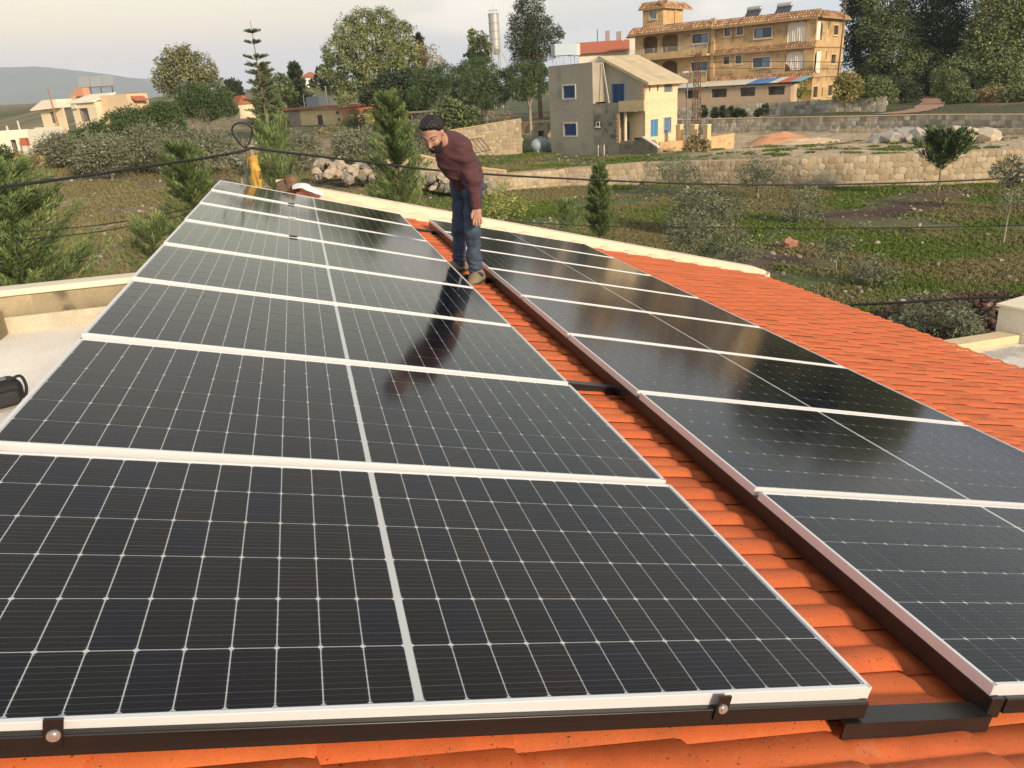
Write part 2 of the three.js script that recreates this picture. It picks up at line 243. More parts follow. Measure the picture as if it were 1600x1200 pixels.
{
  const xs = [], zs = [];
  for (let x = -700; x < -70; x += 45) xs.push(x); for (let x = -70; x < 110; x += 0.9) xs.push(x); for (let x = 110; x <= 900; x += 45) xs.push(x);
  for (let z = -1100; z < -160; z += 45) zs.push(z); for (let z = -160; z < 12; z += 0.9) zs.push(z); for (let z = 12; z <= 400; z += 45) zs.push(z);
  const pos = [], idx = [], col = [];
  const mixc = (a, b, t) => a.map((c, i) => mix(c, b[i], t));
  const GR = [0.125, 0.165, 0.045], OL = [0.17, 0.165, 0.07], SO = [0.17, 0.115, 0.07], DRY = [0.56, 0.42, 0.25], LIME = [0.78, 0.63, 0.43], SCRUB = [0.25, 0.205, 0.11];
  for (const z of zs) for (const x of xs) {
    pos.push(x, gh(x, z), z);
    const past = lowZ(x) - z, pu = x - upX(z), n1 = fbm(x * 0.16 + 3, z * 0.16, 4), n2 = fbm(x * 0.7 + 9, z * 0.7 + 4, 3), n3 = fbm(x * 0.05 + 1, z * 0.05 + 8, 3);
    let c;
    if (x > 6 && past <= 0.2) { c = mixc(OL, GR, sst(0.34, 0.62, n1 * 0.6 + n2 * 0.4)); c = mixc(c, SO, sst(0.5, 0.66, fbm(x * 0.11 + 70, z * 0.2 + 3, 4) * 0.75 + n2 * 0.25)); 
      const pile = Math.hypot((x - 19.1) / 3.6, (z + 15.5) / 2.6), p2 = Math.hypot((x - 29.4) / 4.2, (z + 33.4) / 1.5); c = mixc(c, [0.065, 0.038, 0.028], sst(1.15, 0.8, pile + (n2 - 0.5) * 0.7)); c = mixc(c, [0.1, 0.05, 0.035], sst(1.2, 0.6, p2 + (n2 - 0.5) * 0.6)); }
    else if (x > 8 && pu < 0) { const sand = sst(26, 34, x); c = mixc(mixc(GR, OL, n2), mixc(DRY, LIME, n2), sand * sst(0.26, 0.44, n1 * 0.7 + n2 * 0.3 + 0.06)); if (sand < 1) c = mixc(c, DRY, sst(0.58, 0.7, n1) * 0.8); }
    else if (pu >= 0) { c = mixc([0.13, 0.12, 0.06], [0.07, 0.1, 0.03], n1); c = mixc(c, [0.3, 0.17, 0.11], sst(0.55, 0.62, n3 * 0.5 + n1 * 0.5)); }
    else { c = mixc(SCRUB, DRY, sst(0.4, 0.7, n1) * 0.55); c = mixc(c, [0.1, 0.12, 0.04], sst(0.5, 0.64, n3 * 0.6 + n2 * 0.4)); }
    const g = 0.82 + 0.36 * hash2((x * 9) | 0, (z * 9) | 0); col.push(c[0] * g, c[1] * g, c[2] * g);
  }
  const n = xs.length; for (let j = 0; j < zs.length - 1; j++) for (let i = 0; i < n - 1; i++) { const a = j * n + i; idx.push(a, a + n, a + 1, a + 1, a + n, a + n + 1); }
  const g = new THREE.BufferGeometry(); g.setAttribute('position', new THREE.Float32BufferAttribute(pos, 3)); g.setAttribute('color', new THREE.Float32BufferAttribute(col, 3)); 
  const uv = new Float32Array(pos.length / 3 * 2); for (let i = 0; i < uv.length / 2; i++) { uv[2 * i] = pos[3 * i] * 0.3; uv[2 * i + 1] = pos[3 * i + 2] * 0.3; } g.setAttribute('uv', new THREE.BufferAttribute(uv, 2));
  g.setIndex(idx); g.computeVertexNormals();
  const gt = speckTex(512, (u, v) => { const k = 232 + (tfbm(u, v, 22, 4) - 0.5) * 170 + (hash2((u * 512) | 0, (v * 512) | 0) - 0.5) * 60; return [k, k, k].map(c => clamp(c, 30, 255)); });
  const o = new THREE.Mesh(g, new THREE.MeshStandardMaterial({ vertexColors: true, map: gt, bumpMap: gt, bumpScale: 0.06, roughness: 1, color: new THREE.Color().setRGB(1, 1, 1) })); o.material.color.setRGB(1.0, 1.0, 1.0); o.name = 'ground'; o.userData.kind = 'structure'; scene.add(o);
}
{ // reddish track through the wood
  const pts = [[59.16,-3.03,-70.02], [64.02,-3.21,-71.16], [70.44,-3.14,-76.16], [79.36,-3.11,-86.97], [84.33,-3.07,-98.52]], pos = [], idx = [], cv = new THREE.CatmullRomCurve3(pts.map(p => V(...p))), N = 60; seed(4);
  for (let i = 0; i <= N; i++) { const p = cv.getPoint(i / N), t = cv.getTangent(i / N), l = Math.hypot(t.x, t.z), w = 1.3 + rr(-0.2, 0.2); for (const s of [-1, 0, 1]) { const x = p.x - t.z / l * w * s, z = p.z + t.x / l * w * s; pos.push(x, gh(x, z) + 0.06, z); } if (i < N) { const a = i * 3; for (const k of [0, 1]) idx.push(a + k, a + k + 1, a + k + 3, a + k + 1, a + k + 4, a + k + 3); } }
  const g = new THREE.BufferGeometry(); g.setAttribute('position', new THREE.Float32BufferAttribute(pos, 3)); g.setIndex(idx); g.computeVertexNormals(); const o = new THREE.Mesh(g, std(0.4, 0.24, 0.16, 1)); o.name = 'track'; o.userData.kind = 'structure'; scene.add(o);
}
// far mountains across the valley
function ridge(name, prof, x0, x1, z, depth, col, sd) {
  const nx = 160, nd = 14, pos = [], idx = [], cl = [];
  for (let j = 0; j <= nd; j++) for (let i = 0; i <= nx; i++) { const x = mix(x0, x1, i / nx), t = j / nd, h = pw(x, prof) * (0.94 + 0.12 * fbm(x * 0.004 + sd, 2, 4)); const e = Math.sin(Math.PI * Math.min(1, t * 0.62) * 0.81); pos.push(x, -60 + (h + 60) * clamp(e, 0, 1) + (fbm(x * 0.006 + sd, t * 6, 4) - 0.5) * h * 0.25 * (1 - Math.abs(2 * t - 1)), z - depth * (t - 0.5) * 2); const k = 0.75 + 0.5 * fbm(x * 0.012, t * 14 + sd, 4); cl.push(col[0] * k, col[1] * k, col[2] * k); }
  for (let j = 0; j < nd; j++) for (let i = 0; i < nx; i++) { const a = j * (nx + 1) + i; idx.push(a, a + 1, a + nx + 1, a + 1, a + nx + 2, a + nx + 1); }
  const g = new THREE.BufferGeometry(); g.setAttribute('position', new THREE.Float32BufferAttribute(pos, 3)); g.setAttribute('color', new THREE.Float32BufferAttribute(cl, 3)); g.setIndex(idx); g.computeVertexNormals();
  const o = new THREE.Mesh(g, new THREE.MeshStandardMaterial({ vertexColors: true, roughness: 1 })); o.name = name; o.userData.kind = 'structure'; scene.add(o);
}
ridge('mountains', [[-3000, 330], [-2000, 300], [-1230, 262], [-1000, 232], [-800, 190], [-600, 165], [-450, 120], [-250, 70], [0, 48], [600, 60], [1500, 40]], -3000, 1500, -4100, 700, [0.11, 0.12, 0.07], 3);
ridge('hill', [[-420, 14], [-240, 13], [-190, 12], [-150, 11], [-120, 8], [-80, 4], [0, 3], [300, 4]], -420, 300, -420, 130, [0.22, 0.19, 0.1], 8);

// ---------------------------------------------------------------- stone walls and rocks
seed(77);
const ROCK_G = [0, 1, 2, 3, 4].map(() => { const g = mergeVertices(new THREE.IcosahedronGeometry(1, 1).deleteAttribute('uv').deleteAttribute('normal')), p = g.attributes.position; for (let i = 0; i < p.count; i++) { const q = V(p.getX(i), p.getY(i), p.getZ(i)); q.multiplyScalar(rr(0.74, 1.16)); p.setXYZ(i, q.x, q.y, q.z); } const f = g.toNonIndexed(); f.computeVertexNormals(); return f; });
const STONE_G = [0, 1, 2, 3, 4, 5].map(() => { const p = [], n = 7; for (let i = 0; i < n; i++) { const a = i / n * 2 * Math.PI + rr(-0.22, 0.22); const q = 1 / Math.max(Math.abs(Math.cos(a)) * 0.95, Math.abs(Math.sin(a))); const k = rr(0.82, 0.98) * Math.min(q, 1.12); p.push([Math.cos(a) * k, Math.sin(a) * k]); }
  const pos = [], top = p.map(q => [q[0] * 0.78 + rr(-0.05, 0.05), q[1] * 0.78 + rr(-0.05, 0.05), rr(0.75, 1.1)]), c = [rr(-0.1, 0.1), rr(-0.1, 0.1), 1.15];
  for (let i = 0; i < n; i++) { const j = (i + 1) % n, a = [...p[i], 0], b = [...p[j], 0]; pos.push(...a, ...b, ...top[i], ...b, ...top[j], ...top[i], ...top[i], ...top[j], ...c); }
  const g = new THREE.BufferGeometry(); g.setAttribute('position', new THREE.Float32BufferAttribute(pos, 3)); g.computeVertexNormals(); return g; });
function colored(g, c) { const n = g.attributes.position.count, a = new Float32Array(n * 3); for (let i = 0; i < n; i++) { a[3 * i] = c[0]; a[3 * i + 1] = c[1]; a[3 * i + 2] = c[2]; } g.setAttribute('color', new THREE.BufferAttribute(a, 3)); return g; }
const VC = new THREE.MeshStandardMaterial({ vertexColors: true, roughness: 0.95 });
const keep = (g, names) => { g = g.index ? g.toNonIndexed() : g; for (const k of Object.keys(g.attributes)) if (!names.includes(k)) g.deleteAttribute(k); return g; };
// pts: [x, z, yBottom, yTop]; the outer face looks to the right of the walking direction reversed (towards the camera side)
function stoneWall(name, label, pts, size, palette, mortar, coping, thick = 0.4) {
  const o = thing(name, label, 'stone wall', [pts[0][0], 0, pts[0][1]]), core = [], stones = [], caps = [];
  for (let s = 0; s < pts.length - 1; s++) {
    const [ax, az, ab, at] = pts[s], [bx, bz, bb, bt] = pts[s + 1], L = Math.hypot(bx - ax, bz - az), ang = -Math.atan2(bz - az, bx - ax);
    const sh = new THREE.Shape([new THREE.Vector2(0, ab), new THREE.Vector2(L, bb), new THREE.Vector2(L, bt), new THREE.Vector2(0, at)]);
    const place = g => g.rotateY(ang).translate(ax - pts[0][0], 0, az - pts[0][1]);
    core.push(place(keep(new THREE.ExtrudeGeometry(sh, { depth: thick, bevelEnabled: false }).translate(0, 0, -thick - 0.02), ['position', 'normal', 'uv'])));
    if (coping) { const q = new THREE.Shape([new THREE.Vector2(0, at), new THREE.Vector2(L, bt), new THREE.Vector2(L, bt + 0.07), new THREE.Vector2(0, at + 0.07)]); caps.push(place(keep(new THREE.ExtrudeGeometry(q, { depth: 0.5, bevelEnabled: false }).translate(0, 0, -0.45), ['position', 'normal', 'uv']))); }
    const H = Math.max(at - ab, bt - bb), rows = Math.max(2, Math.round(H / size));
    for (let r = 0; r < rows; r++) for (let x = -rr(0, size); x < L;) {
      const w = size * rr(0.7, 1.7), t = clamp((x + w / 2) / L, 0, 1), lo = mix(ab, bb, t), hi = mix(at, bt, t), h = (hi - lo) / rows;
      if (x + w * 0.5 > 0 && x + w * 0.5 < L && h > size * 0.25) { const c = palette[Math.floor(rnd() * palette.length)], k = rr(0.84, 1.14), g = STONE_G[Math.floor(rnd() * 6)].clone();
        g.rotateZ(rr(-0.25, 0.25)).scale(w * 0.62, h * 0.68 * rr(0.9, 1.15), 0.035 * rr(0.6, 1.3)).translate(x + w / 2, lo + h * (r + 0.5) + rr(-0.1, 0.1) * h, -0.03); stones.push(place(colored(g, c.map(q => q * k)))); }
      x += w;
    }
  }
  part('wall_core', mergeGeometries(core), mortar, o);
  if (coping) part('coping', mergeGeometries(caps), coping, o);
  part('stones', mergeGeometries(stones), VC, o).userData.kind = 'stuff';
  return o;
}
const WARM = [[0.5, 0.38, 0.24], [0.54, 0.43, 0.29], [0.46, 0.34, 0.2], [0.57, 0.47, 0.33], [0.49, 0.4, 0.27]], GREY = [[0.4, 0.36, 0.28], [0.5, 0.45, 0.36], [0.3, 0.27, 0.21], [0.44, 0.38, 0.28], [0.54, 0.5, 0.42]];
const MORT = std(0.46, 0.34, 0.21, 0.95), MORTG = std(0.34, 0.3, 0.23, 0.95), COPE = plaster([222, 190, 142], { blot: 0.12, grain: 0.06 });
stoneWall('field_wall', 'long honey coloured rubble stone retaining wall behind the green field', LOWX.filter(p => p[0] >= 9 && p[0] < 95).map(([x, z]) => [x, z + 0.15, -6.3, x < 10 ? -5.2 : mix(-4.7, -4.12, sst(20, 31, x)) - 0.06 * Math.sin(x)]), 0.34, WARM, MORT, null, 1.5);
stoneWall('terrace_wall', 'long grey rubble stone wall with pale top across the bare ground, right of the stone house', UPZ.filter(p => p[0] > -101 && p[0] < -30).map(([z, x]) => [x - 0.15, z, -5.1, -3.35]), 0.4, GREY, MORTG, COPE, 1.5);
stoneWall('annex_wall', 'weathered grey stone wall at the foot of the flat beige annex', [[46.5, -92.5, -3.7, -2.15], [58.6, -77.8, -3.7, -1.95], [62.3, -73.6, -3.7, -1.85]], 0.42, GREY, MORTG, null);
stoneWall('foot_wall', 'low pale stone footing just below the grey rubble wall on the right', [[52.6, -69.4, -5.1, -4.45], [56.6, -61.3, -5.1, -4.4], [58.2, -52.8, -5.1, -4.35], [60.2, -40, -5.1, -4.3]], 0.36, [[0.55, 0.46, 0.33], [0.6, 0.52, 0.4], [0.48, 0.4, 0.28]], MORT, null);
stoneWall('ramp_wall', 'sloping sand coloured stone wall beside the driveway, left of the grey house', [[11.2, -76.5, -4.6, -2.85], [15.6, -75.8, -4.7, -2.2], [21.6, -73.2, -4.9, -1.55]], 0.34, WARM, MORT, COPE);
stoneWall('ramp_foot_wall', 'sand coloured stone wall rising to the right behind the rock pile', [[2.26,-59.71,-5.80,-4.02],[5.05,-58.59,-5.80,-3.65],[7.37,-57.88,-5.80,-3.24],[9.47,-57.62,-5.80,-3.07],[10.96,-56.88,-5.80,-3.55],[13.02,-55.47,-5.80,-4.06],[15.13,-54.47,-5.80,-4.43]], 0.34, WARM, MORT, COPE);
{ // rock pile, every rock its own mesh
  const o = thing('rock_pile', 'heap of pale tumbled boulders below the sand coloured wall', 'rock pile', [8, -5.3, -50]); seed(5);
  const mats = [[0.4, 0.32, 0.23], [0.32, 0.27, 0.21], [0.46, 0.38, 0.28], [0.25, 0.22, 0.18]].map(c => std(...c, 0.95));
  for (let k = 0; k < 260; k++) { const t = rnd(), x = mix(1.8, 13.2, t), row = rnd(), z = -51 - row * 3 + (x - 8) * 0.2 + rr(-0.4, 0.4), s = rr(0.16, 0.4) * (rnd() < 0.12 ? 1.5 : 1);
    const base = gh(x, z), hgt = 1.25 * Math.sin(Math.PI * clamp(row * 0.8 + 0.12, 0, 1)) * (0.7 + 0.5 * noise(x * 0.8, 3));
    const r = part('rock', ROCK_G[k % 5], mats[Math.floor(rnd() * 4)], o, [x - 8, base + 5.3 + hgt + s * 0.2, z + 50], [rr(0, 6), rr(0, 6), rr(0, 6)]); r.scale.set(s * rr(0.8, 1.3), s * rr(0.6, 0.9), s * rr(0.8, 1.2)); }
}
{ // boulders on the bare ground, each countable
  seed(8); const m = [std(0.36, 0.33, 0.3, 0.95), std(0.46, 0.42, 0.36, 0.95), std(0.62, 0.53, 0.4, 0.95)];
  const words = ['leftmost grey boulder of the row on the bare ground behind the young pine', 'second grey boulder in the row on the bare ground', 'tall grey boulder in the middle of the row on the bare ground', 'flat grey boulder right of the tall one on the bare ground', 'small dark boulder between the grey and the cream ones', 'large cream boulder near the right end of the row', 'low cream boulder at the right end of the row'];
  [[46.48,-5.33,-54.56],[47.04,-5.1,-54.1],[47.75,-5.02,-53.5],[48.51,-5.05,-52.84],[49.14,-5.21,-52.29],[49.45,-5.09,-49.27],[50.51,-5.21,-48.23]].forEach((p, i) => { const s = [0.8, 0.9, 1.05, 1.0, 0.6, 1.25, 0.9][i], o = top('boulder', ROCK_G[i % 5], m[i > 4 ? 2 : i % 2], words[i], 'boulder', 'boulders on the bare ground'); const y = gh(p[0], p[2]); o.position.set(p[0], y + s * 0.35, p[2]); o.scale.set(s * 1.5, s * 0.72, s); o.rotation.y = i * 1.3; });
  const h = [20.16,-5.8,-26.95]; const r = top('boulder', ROCK_G[2], std(0.42, 0.2, 0.12, 0.95), 'lone reddish rock lying in the green field', 'boulder'); r.position.set(h[0], gh(h[0], h[2]) + 0.15, h[2]); r.scale.set(0.36, 0.28, 0.3);
  // dirt heaps
  const heap = (p, rx, h, rz, c, label) => { const g = new THREE.SphereGeometry(1, 36, 12, 0, 6.2832, 0, 1.5708), q = g.attributes.position; for (let i = 0; i < q.count; i++) { const n = 0.72 + 0.56 * fbm(q.getX(i) * 2.2 + p[0], q.getZ(i) * 2.2, 4), t = Math.max(0, q.getY(i)); q.setXYZ(i, q.getX(i) * rx * (1.25 - 0.25 * t), Math.pow(t, 1.4) * h * n, q.getZ(i) * rz * (1.25 - 0.25 * t)); } g.computeVertexNormals(); const o = top('earth_heap', g, plaster(c, { blot: 0.25, grain: 0.2, rep: 2 }), label, 'earth heap', 'heaps of earth'); o.position.set(p[0], gh(p[0], p[2]) - 0.05, p[2]); };
  heap([44.71,-4.39,-65.74], 2.6, 0.95, 2, [206, 150, 110], 'reddish heap of earth below the grey rubble wall');
  heap([45.67,-4.46,-62.68], 2.8, 0.5, 1.6, [214, 186, 150], 'low pale heap of gravel right of the reddish heap');
}
{ // grass and stones in the field: nobody could count them
  const blade = (() => { const pos = []; seed(3); for (let k = 0; k < 7; k++) { const a = rr(0, 6.28), r = rr(0, 0.09), x = Math.cos(a) * r, z = Math.sin(a) * r, w = rr(0.012, 0.022), h = rr(0.07, 0.17), lx = rr(-0.07, 0.07), lz = rr(-0.07, 0.07), ca = Math.cos(a + 1.2) * w, sa = Math.sin(a + 1.2) * w; pos.push(x - ca, 0, z - sa, x + ca, 0, z + sa, x + lx, h, z + lz); } const g = new THREE.BufferGeometry(); g.setAttribute('position', new THREE.Float32BufferAttribute(pos, 3)); g.computeVertexNormals(); return g; })();
  const N = 170000, im = new THREE.InstancedMesh(blade, std(1, 1, 1, 0.9), N), m = new THREE.Matrix4(), q = new THREE.Quaternion(), col = new THREE.Color(); let n = 0; seed(9);
  for (let t = 0; t < N * 4 && n < N; t++) {
    const d = 15 + 64 * Math.pow(rnd(), 1.05), az = rr(-19, 53) * Math.PI / 180, x = 1 + Math.sin(az) * d, z = 1.3 - Math.cos(az) * d, past = lowZ(x) - z;
    if ((x > -7 && x < 16 && z > -12) || x > upX(z) - 2) continue;
    const left = sst(9, 2, x), sandy = past > 0 && x > 27; if (x > 8 && past > -0.3 && past < 1.5) continue; if (rnd() < left * 0.55) continue; if (sandy && fbm(x * 0.9, z * 0.9 + 5, 3) < 0.68) continue;
    const a = fbm(x * 0.22 + 30, z * 0.22, 3); if (a < 0.31 + 0.22 * rnd()) continue;
    if (Math.hypot((x - 19.1) / 3.6, (z + 15.5) / 2.6) < 1 || Math.hypot((x - 29.4) / 4.2, (z + 33.4) / 1.5) < 1) continue;
    const s = rr(0.7, 1.5) * (1 + d / 90); m.compose(V(x, gh(x, z) - 0.02, z), q.setFromAxisAngle(V(0, 1, 0), rr(0, 6.28)), V(s * 1.4, s * 0.55, s * 1.4)); im.setMatrixAt(n, m);
    const y = rnd(), dry = Math.max(left * 0.75, sst(0.35, 0.7, noise(x * 0.3 + 7, z * 0.3)) * 0.75); col.setRGB(mix(mix(0.085, 0.16, y), 0.25, dry), mix(mix(0.135, 0.21, y), 0.195, dry), mix(0.028, 0.1, dry)); im.setColorAt(n, col); n++;
  }
  im.count = n; im.name = 'grass'; im.userData.kind = 'stuff'; tag(im, 'short green and dry winter grass over the fields and slopes', 'grass'); scene.add(im);
  const st = new THREE.InstancedMesh(ROCK_G[1], std(1, 1, 1, 0.95), 6000); let k = 0; seed(13);
  for (let t = 0; t < 40000 && k < 6000; t++) { const d = 15 + 65 * Math.pow(rnd(), 0.9), az = rr(-19, 53) * Math.PI / 180, x = 1 + Math.sin(az) * d, z = 1.3 - Math.cos(az) * d; if ((x > -8 && x < 17 && z > -13) || x > upX(z) - 1) continue; const s = Math.pow(rnd(), 5) * 0.1 + 0.025; m.compose(V(x, gh(x, z) + s * 0.2, z), q.setFromAxisAngle(V(rnd(), rnd(), rnd()).normalize(), rr(0, 6)), V(s * 1.3, s * 0.7, s)); st.setMatrixAt(k, m); const c = rr(0.2, 0.46); col.setRGB(c, c * 0.86, c * 0.68); st.setColorAt(k, col); k++; }
  st.count = k; st.name = 'field_stones'; st.userData.kind = 'stuff'; tag(st, 'pale loose stones scattered over the fields', 'stones'); scene.add(st);
  const cl = new THREE.InstancedMesh(ROCK_G[3], std(1, 1, 1, 1), 1500); k = 0; seed(14);
  for (; k < 1500; k++) { const a = rr(0, 6.28), r = Math.sqrt(rnd()), x = 19.1 + Math.cos(a) * r * 3.9, z = -15.5 + Math.sin(a) * r * 2.9, s = rr(0.03, 0.1); m.compose(V(x, gh(x, z) + s * 0.3 + 0.4 * Math.pow(1 - r, 1.2) * rnd(), z), q.setFromAxisAngle(V(rnd(), rnd(), rnd()).normalize(), rr(0, 6)), V(s * 1.3, s * 0.7, s)); cl.setMatrixAt(k, m); const c = rnd() < 0.06 ? 4 : rr(0.6, 1.6); col.setRGB(0.075 * c, 0.045 * c, 0.032 * c); cl.setColorAt(k, col); }
  cl.name = 'soil_clods'; cl.userData.kind = 'stuff'; tag(cl, 'dark brown clods of turned earth at the right edge of the field', 'soil'); scene.add(cl);
}

// ---------------------------------------------------------------- vegetation
const LEAF = new THREE.MeshStandardMaterial({ vertexColors: true, roughness: 0.85 });
const BARK = plaster([112, 94, 76], { blot: 0.25, grain: 0.2, rep: 1 }), BARKG = plaster([150, 140, 122], { blot: 0.25, grain: 0.2, rep: 1 });
class Leaves { // many small leaf faces in one crown
  constructor() { this.p = []; this.n = []; this.c = []; this.i = []; }
  add(x, y, z, dx, dy, dz, len, wid, col, nx, ny, nz) { // a leaf sliver from (x,y,z) along d
    const dn = dx * nx + dy * ny + dz * nz; nx -= dn * dx; ny -= dn * dy; nz -= dn * dz; { const l = Math.hypot(nx, ny, nz) || 1; nx /= l; ny /= l; nz /= l; }
    let sx = dy * nz - dz * ny, sy = dz * nx - dx * nz, sz = dx * ny - dy * nx; const l = Math.hypot(sx, sy, sz) || 1; sx *= wid / l; sy *= wid / l; sz *= wid / l;
    const b = this.p.length / 3, mx = x + dx * len * 0.5, my = y + dy * len * 0.5, mz = z + dz * len * 0.5;
    this.p.push(x, y, z, mx + sx, my + sy, mz + sz, x + dx * len, y + dy * len, z + dz * len, mx - sx, my - sy, mz - sz);
    for (let k = 0; k < 4; k++) { this.n.push(nx, ny, nz); this.c.push(col[0] * 1.45, col[1] * 1.45, col[2] * 1.4); }
    this.i.push(b, b + 1, b + 2, b, b + 2, b + 3);
  }
  geo() { const g = new THREE.BufferGeometry(); g.setAttribute('position', new THREE.Float32BufferAttribute(this.p, 3)); g.setAttribute('normal', new THREE.Float32BufferAttribute(this.n, 3)); g.setAttribute('color', new THREE.Float32BufferAttribute(this.c, 3)); g.setIndex(this.i); return g; }
}
function rdir() { const z = rr(-1, 1), a = rr(0, 6.2832), r = Math.sqrt(1 - z * z); return [r * Math.cos(a), z, r * Math.sin(a)]; }
function norm(v) { const l = Math.hypot(...v) || 1; return v.map(x => x / l); }
const pick = a => a[Math.floor(rnd() * a.length)];
// crown made of lobes; leaves sit in clumps over each lobe, leaving gaps
function lobeCrown(lobes, org, o) {
  const { n = 5000, leaf = 0.4, wid = 0.4, pal, clump = 0.3, flat = 1, droop = 0, depth = 1, shell = 0.5 } = o, L = new Leaves();
  const tot = lobes.reduce((s, l) => s + l[3] * l[3], 0);
  for (const l of lobes) {
    const cnt = Math.round(n * l[3] * l[3] / tot), nc = Math.max(8, Math.round(cnt / 26)), dz = l[4] ?? 0, r = l[3];
    for (let k = 0; k < nc; k++) {
      const d = rdir(); if (d[1] < -0.6 && rnd() < 0.6) continue;
      const rad = r * (shell + (1 - shell) * Math.cbrt(rnd())) * rr(0.86, 1.1), cx = l[0] - org[0] + d[0] * rad * depth, cy = l[1] - org[1] + d[1] * rad * flat, cz = l[2] + dz - org[2] + d[2] * rad * depth;
      const base = pick(pal), tone = rr(0.72, 1.28), cr = r * clump * rr(0.6, 1.3), m = Math.round(cnt / nc * rr(0.6, 1.4));
      for (let j = 0; j < m; j++) {
        const e = rdir(), q = Math.cbrt(rnd()) * cr, x = cx + e[0] * q, y = cy + e[1] * q * 0.75, z = cz + e[2] * q;
        const ld = norm([e[0] * 0.7 + d[0] * 0.5 + rr(-0.6, 0.6), e[1] * 0.5 + rr(-0.5, 0.5) - droop, e[2] * 0.7 + d[2] * 0.5 + rr(-0.6, 0.6)]);
        const nn = norm([e[0] * 0.5 + d[0] * 0.5 + rr(-0.5, 0.5), e[1] * 0.5 + d[1] * 0.5 + 0.25 + rr(-0.5, 0.5), e[2] * 0.5 + d[2] * 0.5 + rr(-0.5, 0.5)]);
        const t = tone * rr(0.8, 1.2), s = leaf * rr(0.6, 1.3); L.add(x, y, z, ...ld, s, s * wid, base.map(c => c * t), ...nn);
      }
    }
  }
  return L.geo();
}
function trunkGeo(base, lobes, r, org, k = 5) { // trunk forking into limbs that end inside the lobes
  const list = [], rel = p => [p[0] - org[0], p[1] - org[1], p[2] - org[2]];
  const low = Math.min(...lobes.map(l => l[1] - l[3] * 0.5)), cx = lobes.reduce((s, l) => s + l[0], 0) / lobes.length, cz = lobes.reduce((s, l) => s + l[2], 0) / lobes.length;
  const fork = [mix(base[0], cx, 0.35), Math.max(base[1] + 0.4, mix(base[1], low, 0.75)), mix(base[2], cz, 0.35)];
  list.push(rod(rel(base), rel(fork), r, r * 0.75, 9));
  lobes.slice(0, k).forEach(l => { const mid = [mix(fork[0], l[0], 0.55) + rr(-0.2, 0.2) * l[3], mix(fork[1], l[1], 0.5), mix(fork[2], l[2], 0.55)]; list.push(rod(rel(fork), rel(mid), r * 0.55, r * 0.36, 7), rod(rel(mid), rel([l[0], l[1] + l[3] * 0.4, l[2]]), r * 0.36, r * 0.08, 6)); for (let q = 0; q < 3; q++) { const d = rdir(); list.push(rod(rel(mid), rel([l[0] + d[0] * l[3] * 0.8, l[1] + Math.abs(d[1]) * l[3] * 0.6, l[2] + d[2] * l[3] * 0.8]), r * 0.2, r * 0.05, 5)); } });
  return merge(list);
}
const PAL = {
  euc: [[0.17, 0.19, 0.075], [0.13, 0.16, 0.06], [0.22, 0.22, 0.09], [0.1, 0.13, 0.05]], dark: [[0.04, 0.054, 0.024], [0.054, 0.07, 0.028], [0.032, 0.044, 0.02]],
  pine: [[0.052, 0.085, 0.026], [0.04, 0.066, 0.02], [0.07, 0.105, 0.032]], olive: [[0.115, 0.125, 0.075], [0.09, 0.1, 0.06], [0.15, 0.16, 0.1]], brown: [[0.22, 0.17, 0.09], [0.17, 0.14, 0.07], [0.26, 0.2, 0.1]],
  forest: [[0.115, 0.145, 0.055], [0.15, 0.17, 0.065], [0.09, 0.115, 0.045]], lime: [[0.2, 0.22, 0.06], [0.16, 0.19, 0.05], [0.24, 0.22, 0.07]], grey: [[0.15, 0.155, 0.1], [0.12, 0.125, 0.075], [0.18, 0.18, 0.12]], con: [[0.12, 0.165, 0.058], [0.16, 0.2, 0.07], [0.09, 0.125, 0.045]],
};
function broadTree(name, label, lobes, pal, o = {}) {
  const c = o.base ?? [lobes.reduce((s, l) => s + l[0], 0) / lobes.length, 0, lobes.reduce((s, l) => s + l[2], 0) / lobes.length]; const y = o.y ?? gh(c[0], c[2]); const org = [c[0], y, c[2]];
  const t = thing(name, label, o.cat ?? 'tree', org, 0, o.group); lobes.forEach(l => { if (l.length < 5) l.push(rr(-0.5, 0.5) * l[3]); });
  part('trunk', trunkGeo([c[0], y - 0.2, c[2]], lobes, o.r ?? 0.25, org, o.limbs ?? 6), o.bark ?? BARK, t); part('crown', lobeCrown(lobes, org, { pal: PAL[pal], ...o }), LEAF, t); return t;
}
